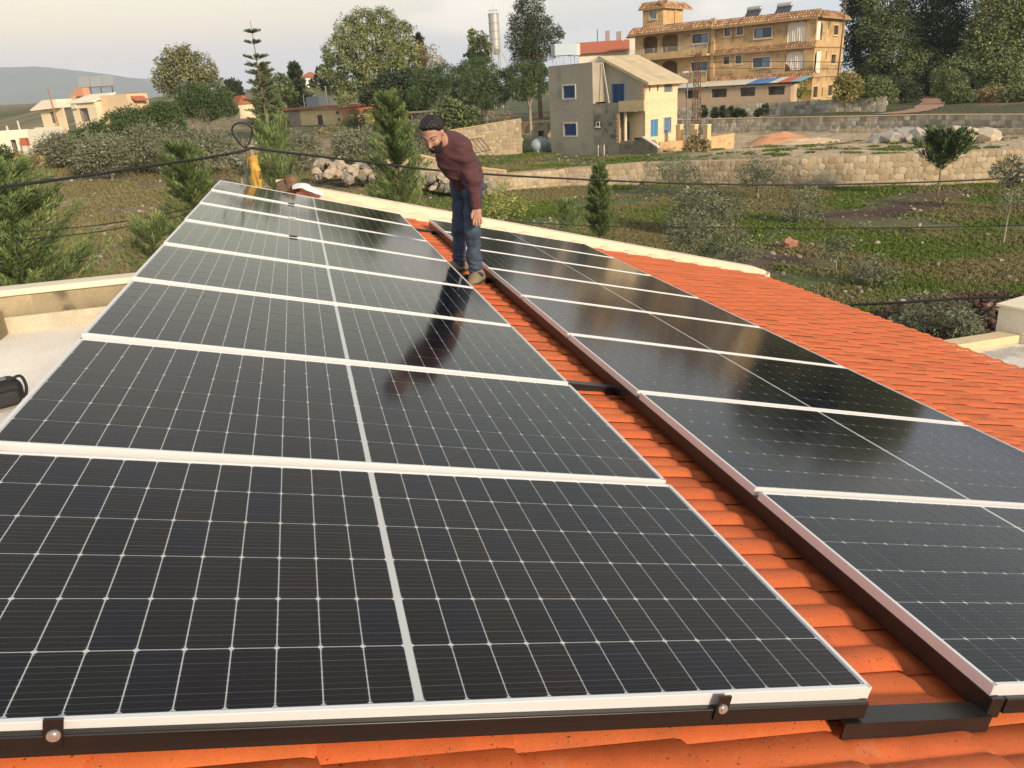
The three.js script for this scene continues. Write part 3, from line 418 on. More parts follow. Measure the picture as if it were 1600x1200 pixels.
function conifer(name, label, tip, o = {}) { // feathery cypress: rising sprays round a straight stem
  const base = o.base ?? [tip[0], gh(tip[0], tip[2]), tip[2]], H = tip[1] - base[1], R = o.R ?? H * 0.22, L = new Leaves(), n = o.n ?? 130, pal = PAL[o.pal ?? 'con'], rise = o.rise ?? 0.55, leaf = o.leaf ?? 0.16, f0 = o.from ?? 0.06;
  const t = thing(name, label, o.cat ?? 'tree', base, 0, o.group), lean = [rr(-0.03, 0.03) * H, rr(-0.03, 0.03) * H], wood = [rod([0, -0.3, 0], [lean[0], H * 0.97, lean[1]], o.r ?? 0.02 * H, 0.008, 8)];
  for (let k = 0; k < n; k++) {
    const h = f0 + (1 - f0) * Math.pow(rnd(), o.bias ?? 0.85) * 0.985, prof = Math.pow(1 - h, o.pow ?? 0.75) * (0.6 + 0.4 * sst(0, 0.15, h)), len = R * prof * rr(0.55, 1.18) + 0.12, az = rr(0, 6.2832), tone = rr(0.72, 1.25), base_ = pick(pal);
    const sx = lean[0] * h, sz = lean[1] * h, y0 = h * H, ca = Math.cos(az), sa = Math.sin(az), up = len * (rise + rr(-0.15, 0.2)), curve = o.curve ?? 0.3;
    if (k % 3 === 0) wood.push(rod([sx, y0, sz], [sx + ca * len * 0.8, y0 + up * 0.7, sz + sa * len * 0.8], 0.007 * H * (1 - h) + 0.005, 0.004, 5));
    const m = Math.max(5, Math.round((o.m ?? 16) * (0.4 + len / R)));
    for (let j = 0; j < m; j++) { const s = Math.pow((j + rnd()) / m, 0.8), bx = sx + ca * len * s, by = y0 + up * (s * (1 - curve) + s * s * curve), bz = sz + sa * len * s;
      for (let q = 0; q < (o.q ?? 7); q++) { const e = rdir(), d = norm([ca * 0.75 + e[0] * 0.75, rise * 0.9 + e[1] * 0.6 + 0.15, sa * 0.75 + e[2] * 0.75]), nn = norm([e[0] + ca * 0.6, 0.4 + e[1] * 0.6, e[2] + sa * 0.6]), w = leaf * rr(0.5, 1.25), tt = tone * rr(0.78, 1.22); L.add(bx + e[0] * leaf * 0.4, by + e[1] * leaf * 0.3, bz + e[2] * leaf * 0.4, ...d, w, w * (o.wid ?? 0.16), base_.map(c => c * tt), ...nn); } }
  }
  part('trunk', merge(wood), BARK, t); part('crown', L.geo(), LEAF, t); return t;
}
seed(2024);
// near cypresses round our house
conifer('cypress', 'bushy young cypress with spreading branches behind the left parapet', [-3.68,0.09,-15.06], { R: 2.1, n: 300, m: 30, q: 8, leaf: 0.13, wid: 0.085, rise: 0.6, pow: 0.55, from: 0.12, base: [-4.6, -5.2, -15.6] });
conifer('cypress', 'young cypress rising beside the left edge of the panels', [-1.13,0.27,-15.59], { R: 0.85, n: 190, m: 24, q: 8, leaf: 0.11, wid: 0.09, rise: 0.8, pow: 0.5 });
conifer('cypress', 'small cypress shoots close to the left edge of the panels, below the taller cypress', [-1.27,-0.62,-11.01], { R: 0.8, n: 110, m: 22, q: 8, leaf: 0.1, wid: 0.09, rise: 0.9, pow: 0.6 });
conifer('cypress', 'thin feathery cypress behind the yellow pole', [0.55,0.49,-13.22], { R: 0.42, n: 130, m: 15, q: 8, leaf: 0.11, wid: 0.08, rise: 1.1, pow: 0.3 });
conifer('cypress', 'tall dense cypress left of the bending man', [3.21,1.01,-17.6], { R: 1.15, n: 300, m: 26, q: 8, leaf: 0.11, wid: 0.1, rise: 0.75, pow: 0.62, bias: 1.1 });
conifer('cypress', 'slender dark cypress beyond the parapet at the edge of the field', [13.87,-2.51,-32.35], { R: 0.55, n: 160, m: 12, q: 7, leaf: 0.15, wid: 0.13, rise: 0.9, pow: 0.45 });
conifer('cypress', 'faint thin cypress sapling beyond the parapet left of the dark one', [11.18,-3.47,-29.07], { R: 0.5, n: 50, m: 7, q: 5, leaf: 0.2, wid: 0.08, rise: 1, pow: 0.45 });
// olives in the field
const olive = (label, lobes, o = {}) => broadTree('olive_tree', label, lobes, 'olive', { leaf: 0.16, wid: 0.15, r: 0.07, clump: 0.4, shell: 0.25, bark: BARKG, limbs: 6, group: 'olive trees in the green field', ...o });
olive('dense olive tree against the stone wall right of the grey house', [[24.66,-4.33,-46.16,1.08], [24.01,-4.78,-45.92,0.91], [25.25,-5,-45.86,0.75]], { n: 3600 });
olive('olive tree against the stone wall, rightmost of the pair near the bare ground', [[26.76,-4.09,-40.42,0.82], [26.38,-4.59,-40.65,0.75], [27.45,-4.62,-39.99,0.75]], { n: 3200 });
olive('wide grey olive tree in the middle of the field', [[18.94,-4.65,-32.23,1.08], [18.22,-4.98,-32.61,0.79], [20.26,-4.99,-32.07,0.85], [18.92,-5.33,-31.11,0.88]], { n: 5200, leaf: 0.17 });
olive('low wispy olive tree close behind the parapet', [[15.07,-4.67,-25.23,0.87], [15.86,-4.87,-24.8,0.72], [14.85,-4.69,-26.47,0.6], [15.95,-5.06,-23.59,0.56]], { n: 4600, leaf: 0.15 });
olive('pale thin olive tree on the far side of the field', [[24.31,-5.04,-32.47,0.75], [23.9,-5.53,-32.75,0.63], [24.72,-5.41,-32.18,0.63]], { n: 1500, leaf: 0.18, clump: 0.5 });
olive('slim young olive sapling left of the reddish rock', [[19.37,-5.15,-23.09,0.47], [19.6,-5,-22.91,0.37]], { n: 700, leaf: 0.14, r: 0.03, clump: 0.5 });
olive('small olive tree with a pale stem in the green grass near the eave', [[18.84,-5.4,-20.32,0.51], [18.6,-5.63,-20.52,0.39], [19.15,-5.56,-20.06,0.38]], { n: 1500, leaf: 0.13, r: 0.045, clump: 0.45 });
olive('bare white stemmed sapling at the right edge of the field', [[27.89,-4.18,-24.16,0.46], [28.17,-4.32,-23.87,0.41]], { n: 320, leaf: 0.16, r: 0.05, clump: 0.6 });
olive('dark rounded olive tree by the wall at the right edge', [[34.49,-4.17,-30.29,0.63], [34.73,-4.41,-30.03,0.5]], { n: 1800, leaf: 0.2 });
olive('grey bushy olive tree below the roof eave beside the turned earth', [[16.92,-5.39,-15.35,0.59], [16.94,-5.49,-14.63,0.5], [16.89,-5.42,-16.06,0.46], [16.13,-5.53,-15.4,0.38]], { n: 4600, leaf: 0.12 });
olive('small yellow green bush tree beside the man, before the stone wall', [[11.73,-4.56,-41.4,0.85], [10.85,-4.98,-40.59,0.77], [12.33,-5.09,-41.25,0.64]], { n: 2200, pal: PAL.lime, leaf: 0.2, clump: 0.45 });
conifer('young_pine', 'young pine with bare stem in front of the stone wall on the right', [35.04,-2.94,-35.37], { R: 1.5, n: 60, m: 7, q: 9, leaf: 0.32, wid: 0.12, rise: 0.9, pow: 0.25, from: 0.5, pal: 'pine', bias: 1 });
// olive and scrub masses on the left slope
const scrub = (label, lobes, o = {}) => broadTree('olive_bush', label, lobes, o.p ?? 'grey', { n: 11000, leaf: 0.24, wid: 0.15, r: 0.1, clump: 0.4, shell: 0.3, flat: 0.9, bark: BARKG, group: 'grey olives on the left slope', ...o });
scrub('grey olive below the cream house on the left', [[-16.84,-1.27,-68.47,1.29], [-15.5,-1.52,-67.77,1.19], [-17.65,-1.67,-68.26,0.99]]);
scrub('grey green olive right of the white building', [[-12.62,-1.5,-63.3,1.4], [-11.72,-1.36,-64.5,1.24], [-13.32,-1.92,-62.12,1.1]]);
scrub('broad grey olive in the centre of the left slope', [[-9.87,-1.09,-65.85,1.57], [-8.33,-1.54,-65.07,1.47], [-10.56,-1.77,-63.7,1.33], [-8.74,-2.09,-62.99,1.23]]);
scrub('grey olive behind the black cable near the pole', [[-6.22,-1.56,-64.32,1.46], [-4.92,-1.99,-63.45,1.35], [-6.67,-2.21,-62.26,1.13]]);
scrub('leafy olive below the ochre house', [[0.5,-1.98,-60.72,1.23], [1.69,-2.34,-60.72,1.05], [-0.74,-1.98,-60.7,1.04], [0.4,-2.64,-59.72,1.03]]);
scrub('olive thicket left of the tall cypress', [[4.91,-2.38,-64.61,1.23], [6.2,-2.17,-64.52,1.13], [5.42,-3.09,-62.57,1.3]]);
scrub('grey olive just right of the tall cypress', [[10.53,-2.12,-64.03,1.24], [11.33,-2.81,-63.91,1.04], [9.54,-2.99,-63.16,1.12]]);
scrub('dry twiggy bush at the foot of the left slope', [[-15.91,-1.31,-54.19,0.71], [-14.93,-1.49,-53.44,0.7], [-16.54,-1.63,-54,0.7]], { p: 'brown', n: 2600 });
scrub('dark green bush at the left picture edge', [[-15.25,-0.76,-50.21,0.51], [-15.61,-1.01,-50.1,0.65]], { p: 'pine', n: 1600 });
scrub('low grey bush beside the yellow pole', [[-2.75,-1.49,-53.59,0.99], [-3.43,-2.01,-52.54,0.81], [-2.31,-2.26,-52.62,0.82]], { n: 2800 });
scrub('green bush in front of the ochre arcade', [[8.75,-2.07,-118.47,1.2], [10.06,-1.81,-118.38,1.11], [7.4,-2.46,-116.55,1.09]], { p: 'forest', n: 2600, leaf: 0.35 });
scrub('fig bush with bare brown twigs below the ochre arcade', [[5.65,-2.8,-108.63,1.35], [4.37,-3.03,-108.67,1.18]], { p: 'brown', n: 1300, leaf: 0.35 });
scrub('yellow green shrub left of the timber pergola', [[11.19,-1.23,-103.23,1.22], [11.89,-2.12,-103.16,1.14]], { p: 'lime', n: 1600, leaf: 0.32 });
// big trees on the skyline
const G = 'trees on the skyline';
broadTree('eucalyptus_tree', 'huge rounded eucalyptus towering over the ochre house', [[10.65,10.62,-126.36,2.09], [12.87,11.99,-127.18,1.91], [15.57,11.78,-125.89,1.9], [17.77,10.19,-126.63,2.12], [13.77,9.28,-124.08,2.26], [8.64,7.86,-125.49,2.08], [10.99,6.94,-123.33,2.25], [15.73,6.92,-123.86,2.47], [18.8,7.28,-126.49,1.75], [7.73,5.27,-125.55,1.71], [9.95,4.06,-124.41,2.09], [13.11,4.56,-123.14,2.27], [16.4,4.27,-124.79,2.32], [8.63,2.18,-125.49,1.73], [19.76,5.43,-126.36,1.18]], 'euc', { n: 42000, leaf: 0.36, wid: 0.24, droop: 0.35, r: 0.6, clump: 0.3, shell: 0.6, group: G });
broadTree('evergreen_tree', 'dense dark evergreen in front of the big eucalyptus', [[14.14,2.14,-109.95,2.23], [16.58,2.8,-109.64,2.06], [11.78,1.47,-110.21,1.71], [14.89,0.07,-108.85,2.22], [17.36,0.5,-109.52,1.73]], 'dark', { n: 15000, leaf: 0.34, r: 0.35, clump: 0.3, group: G });
broadTree('bare_tree', 'brownish half bare tree right of the big eucalyptus', [[22.66,7.21,-135.02,2.09], [24.19,5.96,-134.76,1.68], [21.51,8.04,-135.19,1.46]], 'brown', { n: 1700, leaf: 0.5, wid: 0.16, r: 0.3, clump: 0.5, group: G });
conifer('cypress', 'pointed dark cypress tip between the eucalyptus and the bare tree', [22.69,10.96,-139.06], { R: 2, n: 90, m: 9, q: 5, leaf: 0.6, wid: 0.24, rise: 0.8, pow: 0.6, pal: 'dark', group: G });
broadTree('poplar_tree', 'small light green tree left of the silver water tower', [[34.33,10.14,-144.98,1.59], [34.64,8.24,-144.91,1.82], [33.47,7.47,-145.17,1.37], [34.74,6.55,-144.88,1.49]], 'euc', { n: 3000, leaf: 0.45, r: 0.25, group: G });
broadTree('evergreen_tree', 'tall dark pine with ragged outline right of the water tower', [[39.29,13.15,-128.19,2.01], [38.4,10.81,-128.45,2.23], [41.1,10.36,-128.68,2.05], [37.48,8.26,-128.71,2.25], [40.4,7.52,-127.85,2.66], [38.74,5.73,-128.35,2.47], [43.62,9.35,-128.93,1.24], [43.92,6.86,-128.83,1.25]], 'dark', { n: 22000, leaf: 0.36, wid: 0.2, r: 0.4, clump: 0.36, shell: 0.3, group: G });
const up = (label, lobes, o = {}) => broadTree('umbrella_pine', label, lobes, 'pine', { n: 20000, leaf: 0.22, wid: 0.2, flat: 0.78, r: 0.22, clump: 0.22, bark: BARKG, limbs: 8, shell: 0.55, group: 'umbrella pines behind the grey house', ...o });
up('umbrella pine with low crown, leftmost of the group behind the man', [[17.33,2.6,-97.38,2.15], [19.09,2.92,-97.08,1.99], [16.14,1.22,-96.56,1.68], [18.39,1.23,-96.19,1.98]]);
up('umbrella pine standing farther back in the middle of the group', [[24.69,3.93,-108.19,1.89], [26.39,4.31,-107.81,1.71], [23.19,3.06,-108.51,1.72]], { n: 12000 });
up('umbrella pine with bare forked trunk left of the grey house', [[22.41,1.78,-92.31,2.07], [24.3,2.08,-91.86,1.92], [21.11,0.88,-92.6,1.63], [23.03,0.48,-91.14,1.77]]);
up('umbrella pine touching the left edge of the grey house', [[26.44,2.57,-89.22,1.73], [28.04,2.74,-88.76,1.44], [25.89,1.1,-88.34,1.58], [27.69,1.26,-87.82,1.58]]);
up('dark round umbrella pine above the left olives', [[-9.54,2.54,-96.15,1.7], [-7.24,2.28,-96.37,1.86], [-8.5,1.14,-95.25,1.98], [-6.48,0.88,-96.44,1.44], [-10.67,1.14,-95.02,1.4]], { n: 24000, group: undefined });
const hedge = (label, lobes) => broadTree('pine_tree', label, lobes, 'pine', { n: 10000, leaf: 0.3, wid: 0.14, r: 0.16, clump: 0.25, flat: 0.85, group: 'dark pines before the cream house' });
hedge('bristly dark pine hiding the foot of the cream house', [[-18.18,-1.09,-80.5,1.17], [-17.05,-0.62,-80.76,1.29], [-16.23,-1.37,-79.91,1.17]]);
hedge('bristly dark pine right of the cream house', [[-15.53,0.18,-83.11,1.21], [-14.24,0.61,-83.36,1.34], [-14.86,-0.59,-82.23,1.33], [-13.59,-0.25,-83.47,1.23]]);
hedge('bristly pine joining the dark hedge to the umbrella pine', [[-12.55,0.82,-86.68,1.4], [-11.33,1.04,-86.86,1.28], [-12.23,-0.39,-85.72,1.27], [-10.86,-0.21,-86.93,1.29]]);
broadTree('eucalyptus_tree', 'loose brown green eucalyptus above the umbrella pine on the left', [[-13.09,7.04,-115.88,1.84], [-11.55,7.75,-116.05,1.51], [-10.12,6.13,-116.2,1.86], [-14.5,5.4,-115.7,1.51], [-11.56,5.07,-115.04,2.01], [-8.89,4.97,-116.31,1.19], [-14.44,4.14,-115.71,1.35]], 'brown', { n: 12000, pal: [[0.2, 0.185, 0.085], [0.16, 0.16, 0.07], [0.12, 0.13, 0.055]], leaf: 0.36, wid: 0.22, droop: 0.3, r: 0.3, clump: 0.36, shell: 0.3, group: G });
conifer('spruce_tree', 'dark spruce directly behind the tiered pine', [-2.25,6.4,-116.68], { R: 2.7, n: 170, m: 14, q: 6, leaf: 0.42, wid: 0.2, rise: 0.15, pow: 0.75, pal: 'forest', curve: 0, group: G });
conifer('spruce_tree', 'dark pointed spruce left of the small white house', [2.43,8.44,-163.72], { R: 3.4, n: 120, m: 10, q: 6, leaf: 0.7, wid: 0.26, rise: 0.1, pow: 0.7, pal: 'dark', curve: 0, group: G });
broadTree('round_tree', 'rounded blue green tree between the tiered pine and the spruce', [[-0.58,4.28,-153.71,1.96], [-0.02,2.84,-153.72,1.85], [-1.72,2.72,-153.7,1.62]], 'forest', { n: 2600, leaf: 0.55, r: 0.3, group: G });
broadTree('dark_tree', 'dark tree hiding the right side of the small white house', [[9,6.77,-188.56,1.99], [10.49,5.36,-188.49,2.29], [7.63,4.98,-188.61,1.71]], 'dark', { n: 2200, leaf: 0.6, r: 0.3, group: G });
for (const [label, tip] of [['leftmost tiny cypress on the skyline left of the tiered pine', [-15.29,7.71,-238.17]], ['tiny cypress on the skyline, middle of three left of the tiered pine', [-13.88,8.12,-238.26]], ['tiny cypress on the skyline nearest the tiered pine', [-12.7,7.24,-238.33]]]) conifer('cypress', label, tip, { R: 1.1, n: 40, m: 5, q: 4, leaf: 0.9, wid: 0.3, rise: 0.9, pow: 0.4, pal: 'dark', group: 'tiny skyline cypresses' });
{ // tiered araucaria
  const tip = [-2.3,10.47,-102.67], y0 = gh(tip[0], tip[2]), H = tip[1] - y0, t = thing('norfolk_pine', 'tall tiered pine with open whorls of branches', 'tree', [tip[0], y0, tip[2]], 0, G), wood = [rod([0, -0.2, 0], [0, H, 0], 0.13, 0.025, 8)], L = new Leaves(); seed(31);
  const px = (H - 0) / (165 - 32); for (const [py, len] of [[46, 0.75], [58, 0.9], [76, 1.5], [85, 1.6], [94, 1.8], [106, 1.9], [116, 2.0], [128, 2.4], [140, 2.6], [150, 2.4]]) { const y = H - (py - 32) * px * 0.97; for (let k = 0; k < 6; k++) { const az = k / 6 * 6.2832 + rr(-0.25, 0.25) + py, ca = Math.cos(az), sa = Math.sin(az), l = len * rr(0.82, 1.12); wood.push(rod([0, y, 0], [ca * l, y + l * 0.32, sa * l], 0.04, 0.015, 5));
    for (let j = 0; j < 120; j++) { const s = 0.38 + 0.62 * rnd(), e = rdir(), d = norm([ca * 0.55 + e[0] * 0.55, 0.75 + e[1] * 0.3, sa * 0.55 + e[2] * 0.55]), w = rr(0.14, 0.3), c = rr(0.7, 1.3); L.add(ca * l * s + e[0] * 0.15 * s, y + l * s * 0.32 + e[1] * 0.1, sa * l * s + e[2] * 0.15 * s, ...d, w, w * 0.2, [0.075 * c, 0.1 * c, 0.045 * c], ...norm([e[0], Math.abs(e[1]) + 0.3, e[2]])); } } }
  part('trunk', merge(wood), BARK, t); part('crown', L.geo(), LEAF, t);
}
{ // wood on the right: tall trees one behind another
  const w = (label, lobes, pal, o = {}) => broadTree('forest_tree', label, lobes, pal, { n: 20000, leaf: 0.36, wid: 0.24, droop: 0.3, r: 0.22, clump: 0.33, shell: 0.3, limbs: 8, group: 'tall trees of the wood on the right', ...o });
  w('dark leafy tree right behind the ochre building', [[79.44,8.51,-102.41,2.16], [80.55,5.93,-101.56,2.35], [80.1,5.06,-103.17,2.02], [80.52,2.76,-101.58,2.37], [79.53,10.93,-102.34,2.14], [80.84,0.82,-100.07,2]], 'dark');
  w('tall dark eucalyptus second from the ochre building', [[79.86,9.51,-97.01,2.92], [79.34,6.04,-97.43,2.61], [80.58,5.42,-95.14,2.91], [80.09,2.45,-95.54,2.78], [79.62,0.77,-97.21,2.12], [79.92,12.57,-96.96,3.06]], 'forest', { n: 26000 });
  w('broad dim eucalyptus at the middle of the wood above the track', [[87.07,9.1,-98.82,3.19], [86.25,5.44,-98.21,3.21], [88.79,4.45,-97.32,3.03], [87.16,1.9,-97.42,3.05], [85.3,0.34,-97.7,2.16], [87.03,13.05,-98.86,3.5]], 'forest', { n: 26000 });
  w('gnarled open tree right of the track', [[86.07,7.22,-91.69,2.84], [87.17,4.04,-90.67,2.86], [86.09,2.28,-91.67,2.38], [87.16,0.86,-89.31,2.18], [85.99,10.97,-91.76,2.97]], 'dark', { n: 22000 });
  w('yellow green eucalyptus near the right edge of the wood', [[86.33,5.19,-85.94,2.56], [85.81,2.9,-86.44,2.26], [86.78,1.82,-84.08,2.39], [87.09,-0.07,-85.19,1.94], [86.54,8.05,-85.73,2.84], [85.73,11.34,-86.52,2.98]], 'euc', { n: 26000 });
  w('sunlit yellow green tree at the far right edge', [[90.19,3.49,-84.89,2.41], [90.84,0.83,-84.22,2.26], [90.2,-0.39,-84.88,1.79], [90.27,6.4,-84.81,2.7], [89.9,10.01,-85.19,2.83]], 'lime', { n: 22000, pal: [[0.17, 0.18, 0.055], [0.14, 0.16, 0.05], [0.2, 0.19, 0.06]] });
  w('low dark tree deep in the wood behind the track', [[79.58,-0.22,-92.06,2.04], [81.33,-0.51,-90.57,2.02], [83.65,-0.34,-89.84,2.02], [81.62,1.3,-92.95,2.22]], 'forest', { n: 12000 });
  w('low dark tree deep in the wood at the right', [[82.61,-0.49,-83.98,1.91], [84.12,-0.9,-82.51,1.89], [84.31,-0.72,-79.47,1.99], [82.65,0.06,-86.68,1.79]], 'forest', { n: 12000 });
  const b = (label, lobes, pal, o = {}) => broadTree('forest_bush', label, lobes, pal, { n: 6000, leaf: 0.28, wid: 0.2, r: 0.08, clump: 0.38, flat: 0.9, cat: 'bush', group: 'bushes at the edge of the wood', ...o });
  b('yellowing bush at the corner of the ochre building', [[58.61,-0.17,-75.53,1.1], [59.17,-0.98,-75.11,1.1], [58.34,-1.44,-75.73,0.97]], 'brown', { pal: [[0.26, 0.21, 0.08], [0.22, 0.19, 0.07], [0.18, 0.17, 0.06]] });
  b('low green bush left of the track', [[62.05,-1.14,-75.4,1.53], [63.08,-1.73,-74.57,1.24], [61.36,-1.87,-75.95,1.26]], 'forest');
  b('dark green bush right of the white trunk', [[79.38,-0.6,-84.25,1.27], [80.07,-1.4,-83.62,1.26], [79.09,-1.92,-84.52,0.96]], 'forest');
  b('dark undergrowth below the tall eucalyptus left of the track', [[72.72,-1.56,-84.77,1.41], [73.84,-2.08,-83.82,1.25], [71.88,-1.35,-85.46,1.1]], 'dark');
  b('dark undergrowth behind the pale trunk at the track', [[80.56,-1.77,-88.57,1.49], [81.8,-2.17,-87.47,1.32], [79.7,-2.02,-89.34,1.17]], 'dark');
  b('dark undergrowth right of the gnarled tree', [[86.64,-2.11,-88.42,1.51], [87.72,-2.5,-87.38,1.34], [85.86,-2.37,-89.16,1.18]], 'dark');
  b('dark undergrowth at the right picture edge', [[87.8,-2.25,-84.48,1.46], [89.04,-2.64,-83.21,1.45], [89.72,-2.39,-82.49,1.12]], 'forest');
  b('leafy bush right of the bend of the track', [[73.43,-2.16,-76.14,1.01], [74.1,-2.48,-75.5,0.86], [72.91,-2.53,-76.62,0.73]], 'forest');
  b('brownish thicket under the yellow green eucalyptus', [[77.25,-2.52,-75.24,1.16], [78.02,-2.85,-74.46,1.01], [76.51,-2.75,-75.96,0.88]], 'brown', { n: 3500 });
  b('green thicket on the ground at the right edge of the wood', [[76.23,-2.65,-70.56,1.1], [76.81,-2.95,-69.94,0.96]], 'forest');
  b('creeper with yellow leaves over the doorway of the ochre building', [[58.76,-0.31,-84.02,0.75], [59.1,-1.17,-83.79,0.68], [58.24,-1.47,-84.37,0.6]], 'lime', { n: 1200, leaf: 0.3 });
}
{ // row of little firs on the wall ledge and dark shrubs behind the pines
  const f = 'little firs in a row below the annex'; seed(41);
  [[1099, 176, 170], [1118, 178, 166], [1129, 180, 164], [1141, 180, 168], [1152, 181, 172], [1160, 181, 174], [1185, 180, 172], [1196, 180, 162]].forEach(([x, y, yt], i) => conifer('little_fir', `${['first', 'second', 'third', 'fourth', 'fifth', 'sixth', 'seventh', 'eighth'][i]} little dark fir from the left in the row below the annex windows`, { 0: [47.48,-1.96,-86.14], 1: [48.22,-2.22,-84.61], 2: [48.91,-2.05,-84.23], 3: [49.16,-2.2,-82.94], 4: [49.84,-2.45,-82.54], 5: [49.82,-2.58,-81.4], 6: [50.77,-2.49,-79.66], 7: [51.37,-2,-79.28] }[i], { R: 0.5, n: 40, m: 5, q: 5, leaf: 0.22, wid: 0.16, rise: 0.5, pow: 0.8, pal: 'dark', group: f }));
  broadTree('dark_shrub', 'big dark shrub behind the head of the man', [[17.28,-1.05,-85.21,1.64], [18.79,-1.53,-84.91,1.37], [19.69,-2.11,-84.72,1.1], [16.21,-1.63,-85.4,1.24]], 'forest', { n: 4200, leaf: 0.32, r: 0.1, cat: 'bush' });
  broadTree('bare_bush', 'leafless brown bush under the umbrella pines', [[22.05,-2.02,-86.23,0.99], [23.09,-1.82,-85.98,0.84]], 'brown', { n: 500, leaf: 0.3, wid: 0.1, r: 0.08, clump: 0.7, cat: 'bush' });
  broadTree('dry_shrub', 'dry brown shrub at the corner of the house yard wall', [[31.67,-3.69,-57.18,0.61], [32.11,-4,-56.94,0.51], [31.15,-3.95,-57.45,0.46]], 'brown', { n: 1200, leaf: 0.22, r: 0.05, cat: 'bush' });
}

// ---------------------------------------------------------------- buildings
const PANE = new THREE.MeshPhysicalMaterial({ color: 0xffffff, roughness: 0.02, transmission: 1, thickness: 0, ior: 1.5 }), ROOM = std(0.36, 0.31, 0.25, 0.9), WOODF = std(0.13, 0.09, 0.06, 0.7);
function recess(x0, x1, y0, y1, z0, z1) { return merge([span(x0, x1, y0, y1, z0 - 0.05, z0), span(x0 - 0.05, x0, y0, y1, z0, z1), span(x1, x1 + 0.05, y0, y1, z0, z1), span(x0 - 0.05, x1 + 0.05, y1, y1 + 0.05, z0, z1), span(x0 - 0.05, x1 + 0.05, y0 - 0.05, y0, z0, z1)]); }
const GLASS = phy(0.06, 0.09, 0.12, 0.06, { ior: 1.5 }), GLASSB = phy(0.16, 0.24, 0.32, 0.05, { ior: 1.6 }), DARK = std(0.05, 0.045, 0.04, 0.8), WHITEP = std(0.72, 0.66, 0.56, 0.7), ALUW = std(0.6, 0.6, 0.58, 0.4, { metalness: 0.3 });
// a wall slab in the local xy plane with openings [x0,x1,y0,y1,arch]
function slab(w, h, t, holes = [], outline) {
  const s = outline ? new THREE.Shape(outline.map(p => new THREE.Vector2(...p))) : new THREE.Shape([[0, 0], [w, 0], [w, h], [0, h]].map(p => new THREE.Vector2(...p)));
  for (const [x0, x1, y0, y1, arch] of holes) { const p = new THREE.Path(); p.moveTo(x0, y0); p.lineTo(x1, y0); if (arch) { const r = (x1 - x0) / 2, k = arch * r; p.lineTo(x1, y1 - k); p.absellipse((x0 + x1) / 2, y1 - k, r, k, 0, Math.PI, false, 0); } else { p.lineTo(x1, y1); p.lineTo(x0, y1); } p.lineTo(x0, y0); s.holes.push(p); }
  return new THREE.ExtrudeGeometry(s, { depth: t, bevelEnabled: false, curveSegments: 8 }).translate(0, 0, -t);
}
const frameRing = (x0, x1, y0, y1, b, d, z = 0) => merge([span(x0 - b, x1 + b, y1, y1 + b, z - d, z), span(x0 - b, x1 + b, y0 - b, y0, z - d, z), span(x0 - b, x0, y0, y1, z - d, z), span(x1, x1 + b, y0, y1, z - d, z)]);
// window in an opening of a wall whose outer face is z = 0 of `at`
function windowIn(parent, at, [x0, x1, y0, y1], o = {}) {
  const w = new THREE.Group(); w.name = o.name ?? 'window'; parent.add(w); w.position.set(...at.p); w.rotation.y = at.r ?? 0;
  if (o.room) { o.glass = PANE; if (o.frame === DARK || !o.frame) o.frame = WOODF; part('room', recess(x0, x1, y0, y1, -1.6, -0.305), ROOM, w); }
  if (o.trim && o.tw > 0.07) part('sill', span(x0 - 0.16, x1 + 0.16, y0 - (o.tw ?? 0.1) - 0.06, y0 - (o.tw ?? 0.1), -0.05, 0.16), o.trim, w);
  if (o.trim) part('surround', frameRing(x0, x1, y0, y1, o.tw ?? 0.1, 0.1, 0.05), o.trim, w);
  part('frame', merge([frameRing(x0 + 0.05, x1 - 0.05, y0 + 0.05, y1 - 0.05, 0.05, 0.06, -0.1), ...(o.mull ? [span((x0 + x1) / 2 - 0.025, (x0 + x1) / 2 + 0.025, y0 + 0.05, y1 - 0.05, -0.16, -0.1)] : [])]), o.frame ?? ALUW, w);
  if (o.mull) { part('pane', span(x0 + 0.05, (x0 + x1) / 2 - 0.025, y0 + 0.05, y1 - 0.05, -0.14, -0.13), (o.room ? PANE : o.glassL ?? o.glass ?? GLASS), w); part('pane', span((x0 + x1) / 2 + 0.025, x1 - 0.05, y0 + 0.05, y1 - 0.05, -0.15, -0.14), o.glass ?? GLASS, w); }
  else part('pane', span(x0 + 0.05, x1 - 0.05, y0 + 0.05, y1 - 0.05, -0.15, -0.14), o.glass ?? GLASS, w);
  if (o.grille) { const bars = []; for (let x = x0 + 0.14; x < x1; x += 0.16) bars.push(span(x - 0.012, x + 0.012, y0, y1, -0.06, -0.04)); for (let y = y0 + 0.16; y < y1; y += 0.2) bars.push(span(x0, x1, y - 0.01, y + 0.01, -0.058, -0.042)); const n = Math.round((x1 - x0) / 0.3); for (let i = 0; i < n; i++) for (const yy of [0.35, 0.7]) bars.push(new THREE.TorusGeometry(0.07, 0.01, 4, 8).translate(mix(x0, x1, (i + 0.5) / n), mix(y0, y1, yy), -0.05)); part('grille', merge(bars), o.grille, w); }
  return w;
}
